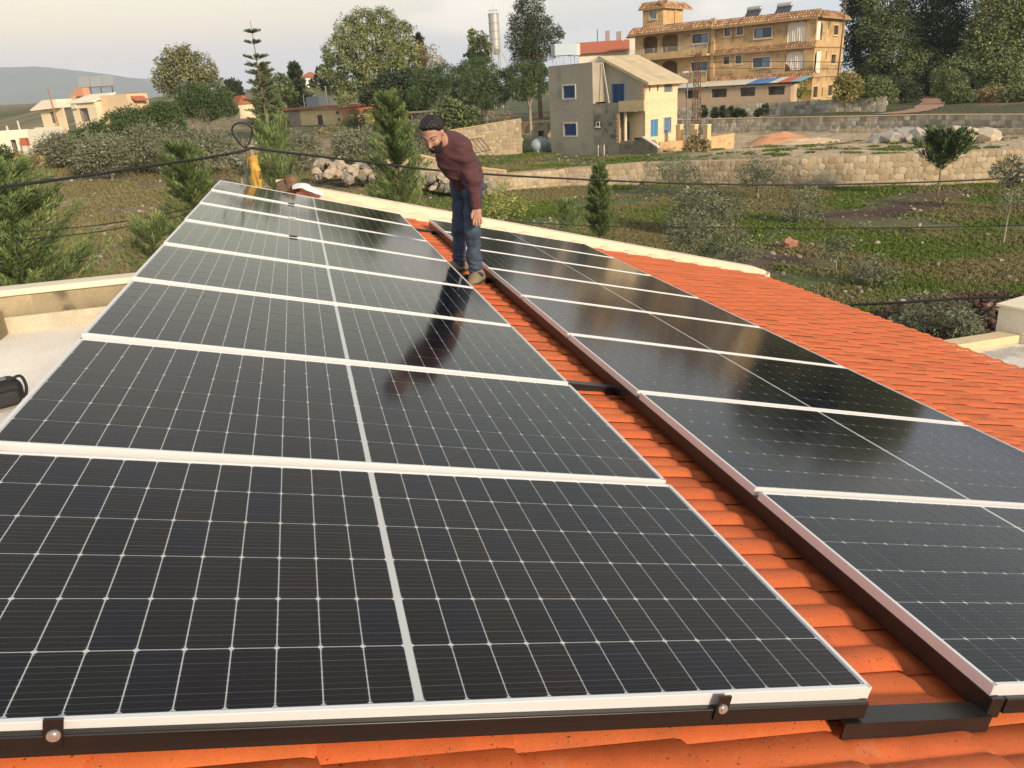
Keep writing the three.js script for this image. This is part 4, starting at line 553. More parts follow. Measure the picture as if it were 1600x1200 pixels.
{ // grey and cream stone house with blue shutters
  const h = thing('stone_house', 'two storey house of grey render and cream stone with blue windows', 'house', [23.62, -4.95, -70.24], -1.1436);
  const rend = plaster([170, 161, 143], { blot: 0.16, grain: 0.06, stain: 0.1, rep: 0.1, sd: 0.2 }), rend2 = plaster([148, 140, 122], { blot: 0.24, grain: 0.1, stain: 0.3, rep: 0.3, sd: 0.6 }), cream = plaster([228, 206, 168], { blot: 0.07, grain: 0.05, rep: 0.5 }), roofM = plaster([200, 182, 148], { blot: 0.12, grain: 0.08, rep: 0.3, sd: 0.4 });
  const blue = std(0.03, 0.12, 0.3, 0.5), lblue = std(0.22, 0.42, 0.6, 0.5), teal = std(0.1, 0.34, 0.36, 0.5), y = 4.95; // local y = world y + 4.95
  const A = { p: [0, 0, 0] }, up = [1.85, 3.38, 5.03, 6.08], lo = [1.83, 3.42, 1.87, 2.91];
  part('wall', worldUV(merge([slab(5.55, 7.8, 0.3, [up, lo]), span(0, 0.3, 0, 7.75, -6, -0.31), span(0.3, 5.55, 0, 7.75, -6, -5.8), span(5.25, 5.55, 4.6, 7.75, -5.8, -0.31)])), rend, h);
  part('flat_roof', worldUV(span(0.3, 5.25, 7.35, 7.5, -5.8, -0.3)), rend2, h);
  windowIn(h, A, up, { trim: WHITEP, grille: blue, glass: std(0.02, 0.05, 0.14, 0.4) }); windowIn(h, A, lo, { trim: WHITEP, grille: blue, glass: std(0.02, 0.06, 0.2, 0.4) });
  const sm = [5.95, 6.25, 2.68, 2.95];
  part('lower_wall', worldUV(merge([slab(3.0, 4.5, 0.3, [[0.4, 0.7, 2.68, 2.95]]).translate(5.56, 0, 0.004)])), rend2, h);
  windowIn(h, { p: [0, 0, 0] }, sm, { trim: WHITEP, tw: 0.08, room: true });
  part('balcony_floor', worldUV(merge([span(5.56, 10.0, 3.75, 4.0, -1.5, -0.31), span(8.56, 10.2, 3.72, 4.55, -0.3, 0)])), rend2, h);
  part('balcony_parapet', worldUV(merge([span(8.58, 11.35, 3.78, 4.62, -0.12, 0.06)])), plaster([214, 188, 142], { blot: 0.1, rep: 0.5 }), h);
  // recessed gable wall, porch and the cream stone side
  part('gable_wall', worldUV(slab(0, 0, 0.3, [[6.38, 7.8, 4.0, 5.97]], [[5.56, 3.9], [10.1, 3.9], [10.1, 6.05], [5.56, 8.0]]).translate(0, 0, -1.5)), rend, h);
  const d = windowIn(h, { p: [0, 0, -1.5] }, [6.38, 7.8, 4.0, 5.97], { trim: lblue, tw: 0.07, frame: lblue, mull: true, glass: std(0.015, 0.05, 0.13, 0.4), grille: blue, name: 'balcony_door' });
  part('porch_wall', worldUV(slab(0, 0, 0.3, [[7.75, 8.35, 1.45, 2.95]], [[6.3, 0], [10.1, 0], [10.1, 3.74], [6.3, 3.74]]).translate(0, 0, -1.5)), cream, h);
  part('porch_door', span(7.78, 8.32, 1.46, 2.93, -1.62, -1.57), teal, h); part('porch_column', worldUV(new THREE.CylinderGeometry(0.13, 0.13, 2.3, 12).translate(8.95, 2.6, -0.35)), cream, h);
  part('porch_slab', worldUV(merge([span(8.57, 11.3, 1.2, 1.44, -1.5, 0)])), rend2, h);
  part('foundation', worldUV(merge([slab(2.75, 1.25, 0.3).translate(8.57, 0, 0.006)])), plaster([132, 122, 104], { blot: 0.3, stain: 0.4, rep: 0.4 }), h);
  const st = []; for (let k = 0; k < 5; k++) st.push(span(11.32 + k * 0.3, 11.62 + k * 0.3, 0, 1.3 - k * 0.26, -1.3, -0.2)); part('stair', merge(st), rend2, h);
  part('stair_wall', worldUV(slab(0, 0, 0.2, [], [[10.4, 0], [12.9, 0], [12.9, 1.0], [11.3, 1.75], [10.4, 1.75]]).translate(0, 0, 0.2)), plaster([120, 112, 96], { blot: 0.34, stain: 0.4, rep: 0.5, sd: 0.3 }), h);
  part('stair_coping', slab(0, 0, 0.28, [], [[11.28, 1.75], [12.95, 0.98], [12.95, 1.08], [11.32, 1.85]]).translate(0, 0, 0.24), WHITEP, h);
  // side wall: local frame at the corner, x along the side (b), facing local +x
  const B = { p: [10.1, 0, -1.5], r: Math.PI / 2 }, holes = [[0.69, 1.64, 1.6, 2.99], [2.35, 3.3, 1.79, 3.05], [2.38, 3.45, 5.06, 5.84], [0.45, 0.63, 5.24, 5.86], [1.46, 1.65, 5.23, 5.82]];
  part('side_wall', worldUV(slab(4.1, 5.95, 0.3, holes)).rotateY(Math.PI / 2).translate(10.1, 0, -1.5), cream, h);
  { const courses = []; for (let r = 0; r < 16; r++) for (let x = (r % 2) * -0.25; x < 4.1; x += 0.52) { const x0 = Math.max(0, x), x1 = Math.min(4.1, x + 0.5), y0 = 1.05 + r * 0.3; if (x1 - x0 < 0.08 || y0 > 5.6) continue; if (holes.some(q => x1 > q[0] - 0.12 && x0 < q[1] + 0.12 && y0 + 0.28 > q[2] - 0.12 && y0 < q[3] + 0.12)) continue; courses.push(span(x0, x1, y0, y0 + 0.285, -0.001, 0.014)); } part('stone_facing', worldUV(merge(courses)).rotateY(Math.PI / 2).translate(10.1, 0, -1.5), plaster([230, 208, 168], { blot: 0.12, grain: 0.08, rep: 0.9, sd: 0.15 }), h).userData.kind = 'stuff'; }
  part('rear_wall', worldUV(merge([span(5.56, 9.8, 0, 5.9, -5.6, -5.4)])), rend, h);
  windowIn(h, B, holes[0], { frame: lblue, mull: true, glass: std(0.06, 0.24, 0.42, 0.5), name: 'door' }); windowIn(h, B, holes[1], { trim: WHITEP, tw: 0.05, frame: ALUW, glass: std(0.12, 0.2, 0.34, 0.5), grille: std(0.3, 0.42, 0.55, 0.5) }); windowIn(h, B, holes[2], { frame: ALUW, glass: std(0.2, 0.22, 0.22, 0.5), grille: std(0.3, 0.32, 0.32, 0.5) });
  for (const k of [3, 4]) windowIn(h, B, holes[k], { room: true });
  { const q = []; for (let k = 0; k < 12; k++) q.push(new RoundedBoxGeometry(k % 2 ? 0.26 : 0.4, 0.17, 0.1, 1, 0.03).translate(10.1 - (k % 2 ? 0.13 : 0.2), 4.15 + k * 0.16, -1.46)); for (let k = 0; k < 14; k++) q.push(new RoundedBoxGeometry(k % 2 ? 0.26 : 0.42, 0.17, 0.1, 1, 0.03).translate(8.5 - (k % 2 ? 0 : 0.06), 1.35 + k * 0.17, 0.02)); part('quoins', merge(q), plaster([206, 176, 132], { blot: 0.2 }), h); }
  part('roof', worldUV(slab(0, 0, 5.0, [], [[4.95, 8.15], [5.2, 8.28], [10.75, 5.92], [10.75, 5.72], [10.65, 5.72], [5.2, 8.05]]).translate(0, 0, -1.15)), roofM, h);
  const pl = merge([rod([5.7, 7.7, -1.0], [6.9, 4.05, -0.6], 0.035), rod([5.82, 7.7, -1.0], [7.02, 4.05, -0.55], 0.035)]); part('ladder_pole', pl, WHITEP, h);
  part('drain_pipe', merge([rod([6.2, 0, 0.12], [6.2, 1.1, 0.12], 0.05), rod([6.9, 0, 0.12], [6.9, 1.15, 0.12], 0.05)]), WHITEP, h);
}
{ // things round the stone house
  const t = thing('water_tank', 'pale blue box water tank on a stand on the roof of the grey house', 'water tank', [25.61,3.67,-71.69]);
  part('tank', new RoundedBoxGeometry(2.1, 1.0, 1.2, 2, 0.04).translate(0, 0.55, 0), std(0.42, 0.52, 0.56, 0.5), t); part('end_panel', new RoundedBoxGeometry(0.8, 1.0, 1.25, 2, 0.03).translate(1.0, 0.5, -0.05), std(0.6, 0.58, 0.54, 0.5), t);
  for (const [x, z] of [[-0.9, 0.5], [-0.2, 0.5], [0.5, 0.5], [1.2, 0.5], [-0.9, -0.5], [1.2, -0.5]]) part('leg', rod([x, -0.9, z], [x, 0.05, z], 0.035), std(0.5, 0.48, 0.44, 0.6), t);
  const g = thing('fuel_tank', 'grey blue ribbed cylindrical tank on legs left of the grey house', 'tank', [23.23,-4.94,-72.45], 0.3);
  part('drum', merge([new THREE.CapsuleGeometry(0.62, 0.7, 6, 18).rotateZ(Math.PI / 2).translate(0, 0.95, 0), new THREE.CylinderGeometry(0.22, 0.25, 0.2, 14).translate(0.1, 1.62, 0)]), std(0.36, 0.4, 0.44, 0.5), g); part('rib', merge([-0.4, -0.1, 0.2, 0.5].map(x => new THREE.TorusGeometry(0.63, 0.03, 6, 20).rotateY(Math.PI / 2).translate(x, 0.95, 0))), std(0.42, 0.46, 0.5, 0.5), g);
  for (const x of [-0.6, -0.2, 0.2, 0.6]) part('foot', span(x - 0.06, x + 0.06, 0, 0.5, -0.3, 0.55), std(0.5, 0.52, 0.54, 0.6), g);
  const sh = thing('pump_shed', 'small grey shed with a dark doorway behind the cylindrical tank', 'shed', [24.21,-4.13,-75.29], 0.2); part('wall', worldUV(slab(1.5, 2.1, 0.2, [[0.45, 1.1, 0.2, 1.7]]).translate(-0.75, -0.4, 0)), plaster([176, 164, 138], { blot: 0.2 }), sh); part('doorway', recess(-0.3, 0.35, -0.2, 1.3, -1.4, -0.205), ROOM, sh);
  const gate = thing('metal_grid', 'rusty dark metal grid leaning on the bank right of the man', 'metal grid', [15.37,-3.57,-63.14], 0.35); const gm = std(0.06, 0.045, 0.04, 0.7); part('frame', merge([rod([-0.75, 0, 0.1], [-1.3, 1.0, -0.4], 0.03), rod([0.85, 0.1, 0.1], [0.3, 1.1, -0.4], 0.03), rod([-0.75, 0, 0.1], [0.85, 0.1, 0.1], 0.03), rod([-1.3, 1.0, -0.4], [0.3, 1.1, -0.4], 0.03)]), gm, gate); for (let k = 1; k < 4; k++) part('bar', rod([-0.75 + k * 0.4, k * 0.025, 0.1], [-1.3 + k * 0.4, 1 + k * 0.025, -0.4], 0.024), gm, gate);
  // yard wall and pillars right of the house
  const yw = thing('yard_wall', 'rough cream yard wall running right from the stone house', 'wall', [33.6, -5.0, -60.6], -0.05); part('wall', worldUV(slab(0, 0, 0.3, [], [[-3.5, -0.2], [3.2, -0.2], [3.2, 1.55], [0, 1.3], [-3.5, 1.25]])), plaster([214, 176, 130], { blot: 0.2, stain: 0.2, rep: 0.4 }), yw);
  [['leftmost cream pillar on the yard wall, nearest the stone house', [32.19,-2.76,-61.4]], ['middle cream pillar on the yard wall', [32.81,-2.76,-59.97]], ['rightmost cream pillar on the yard wall', [33.24,-2.66,-58.61]]].forEach(([l, p]) => { const o = thing('gate_pillar', l, 'pillar', [p[0], -3.9, p[2]], 0.4, 'pillars on the yard wall'); part('shaft', worldUV(span(-0.22, 0.22, -1, 1.35, -0.22, 0.22)), plaster([226, 192, 142], { blot: 0.1, rep: 0.6 }), o); part('cap', span(-0.25, 0.25, 1.352, 1.42, -0.25, 0.25), WHITEP, o); });
  const p0 = [41.71,-2.62,-76.75], py = thing('lattice_pylon', 'rusty steel lattice power pylon in front of the ochre building', 'pylon', [p0[0], -4.6, p0[2]]), rust = std(0.16, 0.09, 0.06, 0.8); const hgt = 8.2, legs = [];
  for (const [sx, sz] of [[-1, -1], [1, -1], [-1, 1], [1, 1]]) part('leg', rod([sx * 0.36, 0, sz * 0.36], [sx * 0.2, hgt, sz * 0.2], 0.05, 0.04, 5), rust, py);
  const br = []; for (let k = 0; k < 14; k++) { const a = k / 14 * hgt, b = (k + 1) / 14 * hgt, wa = mix(0.36, 0.2, k / 14), wb = mix(0.36, 0.2, (k + 1) / 14), s = k % 2 ? 1 : -1; br.push(rod([-wa * s, a, wa], [wb * s, b, wb], 0.03, 0.03, 4), rod([-wa * s, a, -wa], [wb * s, b, -wb], 0.03, 0.03, 4), rod([wa, a, -wa * s], [wb, b, wb * s], 0.03, 0.03, 4), rod([-wa, a, -wa * s], [-wb, b, wb * s], 0.03, 0.03, 4)); } part('bracing', merge(br), rust, py); part('cross_arm', merge([rod([-0.9, hgt - 0.3, 0], [0.5, hgt - 0.3, 0], 0.05), rod([-0.7, hgt - 0.3, 0], [-0.6, hgt + 0.2, 0], 0.04), rod([0.4, hgt - 0.3, 0], [0.35, hgt + 0.15, 0], 0.04)]), rust, py);
  const lp = [39.94,-2.75,-75.42], lamp = thing('lamp_post', 'thin grey lamp post left of the lattice pylon', 'lamp post', [lp[0], -4.6, lp[2]]); part('pole', rod([0, 0, 0], [0, 6.3, 0], 0.08, 0.06), std(0.2, 0.19, 0.18, 0.6), lamp); part('lamp_head', new RoundedBoxGeometry(0.7, 0.14, 0.3, 2, 0.05).translate(-0.25, 6.35, 0), std(0.55, 0.53, 0.48, 0.5), lamp);
  const up = [59.03,-2.59,-77.71], po = thing('utility_pole', 'thin rusty utility pole at the right corner of the ochre building', 'pole', [up[0], -3.5, up[2]]); part('pole', rod([0, 0, 0], [0.35, 13, 0], 0.1, 0.06), rust, po); part('cross_arm', rod([-0.5, 11.6, 0], [1.1, 11.7, 0], 0.04), rust, po);
}
{ // ochre three storey building
  const h = thing('ochre_building', 'ochre three storey apartment building with tiled eaves, arched loggias and roof tower', 'building', [60.42, -3.6, -84.1], -0.949);
  // local x runs left to right along the front (0 at the right corner), z outwards, local y = world y + 3.6
  const och = plaster([196, 164, 118], { blot: 0.22, grain: 0.08, stain: 0.14, rep: 0.2, sd: 0.4 }), pale = std(0.66, 0.5, 0.34, 0.8), curt = plaster([232, 222, 206], { blot: 0.05, rep: 0.8 });
  const F = { p: [0, 0, 0] }, S = { p: [0, 0, 0], r: Math.PI / 2 }, yb = 3.6;
  const sq = (x, y) => [x - 0.37, x + 0.37, y, y + 0.86];
  const f3 = [[-7.39, -5.25, 8.86, 9.94], sq(-9.23, 9.45), sq(-10.83, 9.45), [-15.59, -13.38, 8.94, 9.98]], f2 = [[-7.41, -5.25, 5.56, 6.64], sq(-9.25, 6.2), sq(-10.85, 6.2), [-15.67, -13.38, 5.7, 6.7]];
  const arches = [[-3.51, -1.05, 8.0, 10.3, 0.45], [-19.97, -17.66, 8.25, 10.38, 0.4], [-22.74, -20.59, 8.25, 10.36, 0.4], [-3.44, -1.14, 4.9, 7.05, 0.45], [-19.96, -17.68, 5.0, 7.15, 0.4], [-22.74, -20.59, 5.0, 7.1, 0.4]];
  part('front_wall', worldUV(slab(0, 0, 0.3, [...f3, ...f2, ...arches], [[-24, 0], [0, 0], [0, 10.65], [-24, 11.0]])), och, h);
  const s3 = [[0.2, 2.1, 8.1, 10.25, 0.9], [5.95, 7.6, 8.72, 9.75], [4.0, 4.35, 9.3, 10.2]], s2 = [[0.25, 2.2, 4.7, 7.0, 0.9], [5.85, 7.55, 5.5, 6.5], [3.95, 4.3, 6.0, 6.9]], s1 = [[0.5, 2.0, 1.8, 3.0], [5.65, 7.3, 1.8, 3.0], [3.5, 3.9, 1.8, 2.8]];
  part('side_wall', worldUV(slab(0, 0, 0.3, [...s3, ...s2, ...s1], [[0.01, 0], [10, 0], [10, 10.6], [0.01, 10.6]])).rotateY(Math.PI / 2).translate(0.003, 0, 0), och, h);
  part('back_wall', worldUV(merge([span(-24, -0.31, 0, 10.6, -10, -9.7), span(-24, -23.7, 0, 10.6, -9.7, -0.31)])), och, h);
  part('floor_slab', merge([span(-23.7, -0.31, 10.3, 10.5, -9.7, -0.31), span(-23.7, -0.31, 7.3, 7.5, -9.7, -0.31), span(-23.7, -0.31, 4.1, 4.3, -9.7, -0.31)]), och, h);
  part('room_wall', merge([span(-23.7, -0.4, 4.3, 10.3, -3.2, -3.0), span(-17.3, -17.1, 4.3, 10.3, -3, -0.31), span(-4.2, -4.0, 4.3, 10.3, -3, -0.31)]), och, h);
  for (const w of [f3[0], f3[3], f2[0], f2[3]]) windowIn(h, F, w, { trim: pale, tw: 0.14, frame: std(0.08, 0.07, 0.06, 0.5), mull: true, glass: w === f3[0] ? GLASS : GLASSB, glassL: w === f3[0] ? GLASSB : GLASS });
  for (const w of [f3[1], f3[2], f2[1], f2[2]]) windowIn(h, F, w, { trim: pale, tw: 0.16, frame: WOODF, room: true });
  for (const w of [s3[1], s2[1], s1[0], s1[1]]) windowIn(h, S, w, { trim: pale, tw: 0.12, frame: WOODF, room: true });
  for (const w of [s3[2], s2[2], s1[2]]) windowIn(h, S, w, { room: true });
  // arch surrounds as raised bands, blind arches over the big windows
  const band = (x0, x1, y1, k, r = 0.16) => { const R = (x1 - x0) / 2, s = new THREE.Shape(); s.absellipse((x0 + x1) / 2, y1 - k * R, R + r, k * R + r, 0, Math.PI, false, 0); const q = new THREE.Path(); s.absellipse((x0 + x1) / 2, y1 - k * R, R, k * R, Math.PI, 0, true, 0); return new THREE.ExtrudeGeometry(s, { depth: 0.06, bevelEnabled: false, curveSegments: 10 }); };
  part('arch_band', merge([...arches.map(a => band(a[0], a[1], a[3], a[4])), ...[f3[0], f3[3], f2[0], f2[3]].map(w => band(w[0] - 0.2, w[1] + 0.2, w[3] + 0.75, 0.5, 0.12))]), std(0.5, 0.34, 0.18, 0.85), h);
  // curtains with folds
  const curtain = (w, hh, cut) => { const n = 40, g = new THREE.PlaneGeometry(w, hh, n, 6), p = g.attributes.position; for (let i = 0; i < p.count; i++) { const x = p.getX(i), yv = p.getY(i); p.setZ(i, 0.05 * Math.sin(x * 24) + 0.02 * Math.sin(x * 9 + yv * 2)); if (cut && yv < 0 && x < -w * 0.08) p.setY(i, yv + Math.max(0, -yv) * (0.35 + 0.35 * Math.sin(x * 5))); if (!cut) p.setX(i, x * (1 + 0.06 * (0.5 - yv / hh))); } g.computeVertexNormals(); return g; };
  part('curtain', curtain(2.3, 2.2).translate(-2.28, 9.12, -0.12), curt, h); part('curtain', curtain(2.15, 2.05, true).translate(-2.29, 6.0, -0.12), curt, h);
  part('curtain', curtain(1.25, 2.1).rotateY(Math.PI / 2).translate(-0.08, 9.1, -1.0), curt, h); part('curtain', curtain(1.2, 2.4, true).rotateY(Math.PI / 2).translate(0.1, 5.7, -1.25), curt, h);
  // tiled eaves: deck plus rows of barrel tiles, alternating tones
  seed(55); const tones = [std(0.5, 0.28, 0.16, 0.8), std(0.7, 0.5, 0.33, 0.8), std(0.34, 0.18, 0.1, 0.8)];
  const eave = (name, len, w, drop, mtx, step = 0.34) => { const parts = [[], [], []]; const n = Math.round(len / step), ang = Math.atan2(drop, w), L = Math.hypot(w, drop); for (let i = 0; i < n; i++) for (let r = 0; r < 3; r++) { const g = new THREE.CylinderGeometry(step * 0.46, step * 0.52, L / 3 + 0.05, 6, 1, false, -Math.PI / 2, Math.PI).rotateX(Math.PI / 2).rotateX(ang + 0.05).translate((i + 0.5) * step, -drop * (r + 0.5) / 3 + 0.07, w * (r + 0.5) / 3); parts[rnd() < 0.4 ? 0 : rnd() < 0.72 ? 1 : 2].push(strip(g).applyMatrix4(mtx)); }
    const deck = slab(0, 0, len, [], [[0, 0], [0, -0.2], [w, -drop - 0.22], [w, -drop - 0.05]]).rotateY(-Math.PI / 2).translate(0, 0, 0).applyMatrix4(mtx); const e = part(name, worldUV(deck), std(0.42, 0.27, 0.13, 0.85), h); parts.forEach((q, i) => { if (q.length) part('tiles', mergeGeometries(q), tones[i], e).userData.kind = 'stuff'; }); };
  const T = (x, y, z, r = 0) => new THREE.Matrix4().makeRotationY(r).setPosition(x, y, z);
  const sideR = Math.PI / 2;
  eave('top_eave', 13, 1.25, 0.75, T(-12.6, 11.3, -0.35)); eave('top_eave', 12, 1.25, 0.75, T(-24.6, 11.45, -0.35)); eave('top_eave', 10, 1.0, 0.7, T(-0.35, 11.3, 0, sideR));
  eave('middle_eave', 12.6, 0.7, 0.5, T(-12.4, 8.0, 0.0)); eave('lower_eave', 12.6, 0.9, 0.55, T(-12.4, 4.75, 0.0));
  part('belt', merge([span(-0.05, 0.16, 7.3, 7.5, -10.1, 0.16), span(-0.05, 0.16, 4.05, 4.28, -10.1, 0.16)]), std(0.52, 0.35, 0.18, 0.85), h);
  part('pilaster', worldUV(span(-12.9, -12.42, 0, 11.6, 0.002, 0.34)), och, h);
  for (const [y0, nm] of [[7.35, 'balcony'], [4.1, 'balcony']]) { const b = part(nm, worldUV(merge([span(-24.4, -12.92, y0, y0 + 0.25, 0.002, 1.3), span(-24.4, -12.92, y0 + 0.25, y0 + 0.85, 1.15, 1.3), span(-24.4, -24.25, y0 + 0.25, y0 + 0.85, 0.002, 1.15)])), och, h); const rl = []; for (let k = 0; k < 4; k++) rl.push(span(-24.4, -12.92, y0 + 0.95 + k * 0.14, y0 + 0.98 + k * 0.14, 1.2, 1.23)); for (let x = -24.3; x < -12.9; x += 1.9) rl.push(span(x - 0.025, x + 0.025, y0 + 0.85, y0 + 1.45, 1.19, 1.24)); part('railing', merge(rl), ALUW, b); }
  // roof tower
  const tw = [-22.15, -21.14, 12.39, 13.34]; part('tower', worldUV(merge([slab(0, 0, 0.3, [tw], [[-23.17, 10.6], [-20.14, 10.6], [-20.14, 13.75], [-23.17, 13.75]]).translate(0, 0, -0.6), span(-20.44, -20.14, 10.6, 13.75, -6.0, -0.91), span(-23.17, -22.87, 10.6, 13.75, -6.0, -0.91), span(-22.87, -20.44, 10.6, 13.75, -6.0, -5.7), span(-20.138, -19.95, 10.6, 13.7, -3.9, -3.5)])), och, h); windowIn(h, { p: [0, 0, -0.6] }, tw, { trim: pale, tw: 0.12, frame: ALUW, mull: true, glass: GLASSB });
  eave('tower_eave', 3.9, 0.95, 0.7, T(-23.6, 14.4, -1.1)); eave('tower_eave', 7.6, 0.95, 0.7, T(-20.6, 14.4, -0.2, sideR)); part('tower_roof', span(-23.3, -20.4, 14.1, 14.38, -6, -0.9), och, h);
  // annex with striped awning
  const ann = thing('flat_annex', 'long low beige annex with four dark windows and a striped awning before the ochre building', 'annex', [57.2, -3.6, -81.8], -0.949), beige = plaster([206, 178, 146], { blot: 0.1, grain: 0.05, rep: 0.3 });
  const aw = [[-14.41, -12.52, 2.43, 3.42], [-10.79, -8.83, 2.42, 3.4], [-7.12, -5.24, 2.4, 3.38], [-3.67, -1.71, 2.4, 3.34]];
  part('wall', worldUV(merge([slab(0, 0, 0.25, aw, [[-15.6, 0], [-0.95, 0], [-0.95, 3.55], [-15.6, 3.75]]), span(-1.2, -0.95, 0, 3.5, -3.9, -0.26), span(-15.6, -1.2, 0.0, 0.2, -3.9, -0.26)])), beige, ann);
  for (const w of aw) windowIn(ann, F, w, { frame: std(0.1, 0.09, 0.07, 0.6), mull: true, room: true });
  const cols = [[0.62, 0.72, 0.74], [0.78, 0.72, 0.55], [0.8, 0.74, 0.6], [0.8, 0.76, 0.66], [0.1, 0.26, 0.6], [0.12, 0.3, 0.62], [0.78, 0.76, 0.72], [0.66, 0.18, 0.12], [0.25, 0.5, 0.55]].map(c => std(...c, 0.6)), cuts = [-16, -13.6, -10.5, -7.8, -6.2, -4.6, -3.4, -2.4, -0.9, 0.2];
  for (let k = 0; k < 9; k++) part('awning_strip', slab(0, 0, cuts[k + 1] - cuts[k] - 0.01, [], [[-0.45, 3.72], [3.9, 4.3], [3.9, 4.36], [-0.45, 3.79]]).rotateY(Math.PI / 2).translate(cuts[k + 1], 0, 0), cols[k], ann);
  part('rafter', merge([-15, -11.5, -8, -4.4, -1].map(x => span(x - 0.05, x + 0.05, 3.56, 3.68, -0.24, 0.4))), std(0.1, 0.08, 0.06, 0.8), ann);
  // solar water heaters on the roof
  [['left solar water heater on the roof of the ochre building', -8.8], ['right solar water heater on the roof of the ochre building, near the corner', -5.0]].forEach(([l, x]) => { const c = Math.cos(-0.949), s = Math.sin(-0.949), z = -3, p = [60.42 + x * c + z * s, 7.0, -84.1 - x * s + z * c], o = thing('water_heater', l, 'water heater', p, -0.949, 'solar water heaters'); part('drum', new THREE.CapsuleGeometry(0.3, 1.4, 4, 12).rotateZ(Math.PI / 2).translate(0, 1.75, 0), std(0.5, 0.5, 0.48, 0.35, { metalness: 0.5 }), o); part('collector', new THREE.BoxGeometry(1.8, 0.08, 1.9).rotateX(0.75).translate(0, 0.95, 0.75), std(0.06, 0.07, 0.08, 0.2), o); part('stand', merge([rod([-0.8, 0, -0.2], [-0.8, 1.5, -0.1], 0.04), rod([0.8, 0, -0.2], [0.8, 1.5, -0.1], 0.04), rod([-0.8, 0, 1.5], [-0.8, 0.3, 1.4], 0.04), rod([0.8, 0, 1.5], [0.8, 0.3, 1.4], 0.04)]), ALUW, o); });
}
{ // left houses
  const cream = plaster([236, 216, 182], { blot: 0.07, grain: 0.04, rep: 0.4 }), pinkg = plaster([206, 176, 148], { blot: 0.08, rep: 0.4 }), white = plaster([240, 230, 208], { blot: 0.06, rep: 0.4 }), red = std(0.48, 0.14, 0.07, 0.8);
  const base = [-20.0, -0.35, -88.3], h = thing('cream_house', 'cream villa with white sloping roofs and dark windows on the left hill', 'house', base, -0.62); // local x along the lit face to the right, z outwards
  h.scale.setScalar(0.8); const w1 = [1.05, 2.5, 1.25, 2.75]; part('wall', worldUV(merge([slab(3.9, 3.45, 0.25, [w1]), span(3.65, 3.9, 0, 3.4, -4, -0.26)])), cream, h); windowIn(h, { p: [0, 0, 0] }, w1, { mull: true, room: true });
  const w2 = [0.65, 1.3, 1.6, 2.7]; part('side_wall', worldUV(slab(0, 0, 0.25, [[-1.5, -0.85, 1.6, 2.8]], [[-2.4, -0.6], [-0.003, -0.6], [-0.003, 3.45], [-2.4, 4.35]])).rotateY(-0.95), pinkg, h); windowIn(h, { p: [0, 0, 0], r: -0.95 }, [-1.5, -0.85, 1.6, 2.8], { trim: WHITEP, tw: 0.08, room: true });
  part('roof', slab(0, 0, 4.4, [], [[0.35, 3.35], [-3.4, 4.25], [-3.4, 4.4], [0.35, 3.52]]).rotateY(-Math.PI / 2).translate(-0.35, 0, 0.0), white, h);
  part('wing_wall', worldUV(merge([span(3.92, 8.2, -0.5, 4.05, -4.2, -0.9)])), plaster([230, 202, 164], { blot: 0.07 }), h);
  const w3 = [-4.6, -4.0, 1.25, 2.6]; part('left_wall', worldUV(slab(0, 0, 0.25, [w3], [[-6.2, 0.2], [-2.3, 0.2], [-2.3, 3.1], [-6.2, 2.8]]).translate(0, 0, -0.6)), cream, h); windowIn(h, { p: [0, 0, -0.6] }, w3, { room: true });
  part('left_roof', slab(0, 0, 4.2, [], [[-6.9, 2.85], [-6.9, 2.98], [-4.4, 4.0], [-2.2, 4.0], [-2.2, 3.0]]).translate(0, 0, 0.2), white, h);
  part('balcony', worldUV(merge([span(-6.6, -2.2, 0.1, 0.85, 0.3, 0.5), span(-6.6, -2.2, 0.0, 0.15, -0.5, 0.5)])), white, h); part('chimney', merge([span(-1.6, -0.2, 4.2, 5.2, -3.4, -2.4), span(-2.6, -1.6, 4.0, 4.6, -3.2, -2.4)]), std(0.62, 0.3, 0.18, 0.85), h);
  part('corner_pole', rod([-2.5, 0.2, 0.35], [-3.0, 5.3, 0.2], 0.09, 0.05), std(0.4, 0.16, 0.08, 0.8), h); part('air_conditioner', new RoundedBoxGeometry(0.75, 0.5, 0.3, 2, 0.03).translate(0.65, 3.0, 0.18), WHITEP, h); part('wing_roof', slab(0, 0, 2, [], [[7.2, 4.0], [8.9, 3.2], [8.9, 3.3], [7.6, 4.2]]).translate(0, 0, -1.5), red, h);
  const sp = thing('panel_rack', 'tilted grey solar panels on a steel frame above the cream villa', 'solar panel', [-17.81,2.96,-90.82], -0.15); for (const x of [-1.15, 0.05, 1.2]) part('panel', new THREE.BoxGeometry(1.1, 1.25, 0.06).rotateX(-0.5).translate(x, 1.35, 0), std(0.3, 0.31, 0.32, 0.35), sp); for (const x of [-1.5, -0.6, 0.4, 1.5]) part('post', rod([x, -0.4, 0.3], [x, 0.95, 0.2], 0.05), std(0.06, 0.06, 0.06, 0.6), sp); part('beam', rod([-1.7, 0.85, 0.25], [1.7, 0.85, 0.25], 0.06), std(0.06, 0.06, 0.06, 0.6), sp);
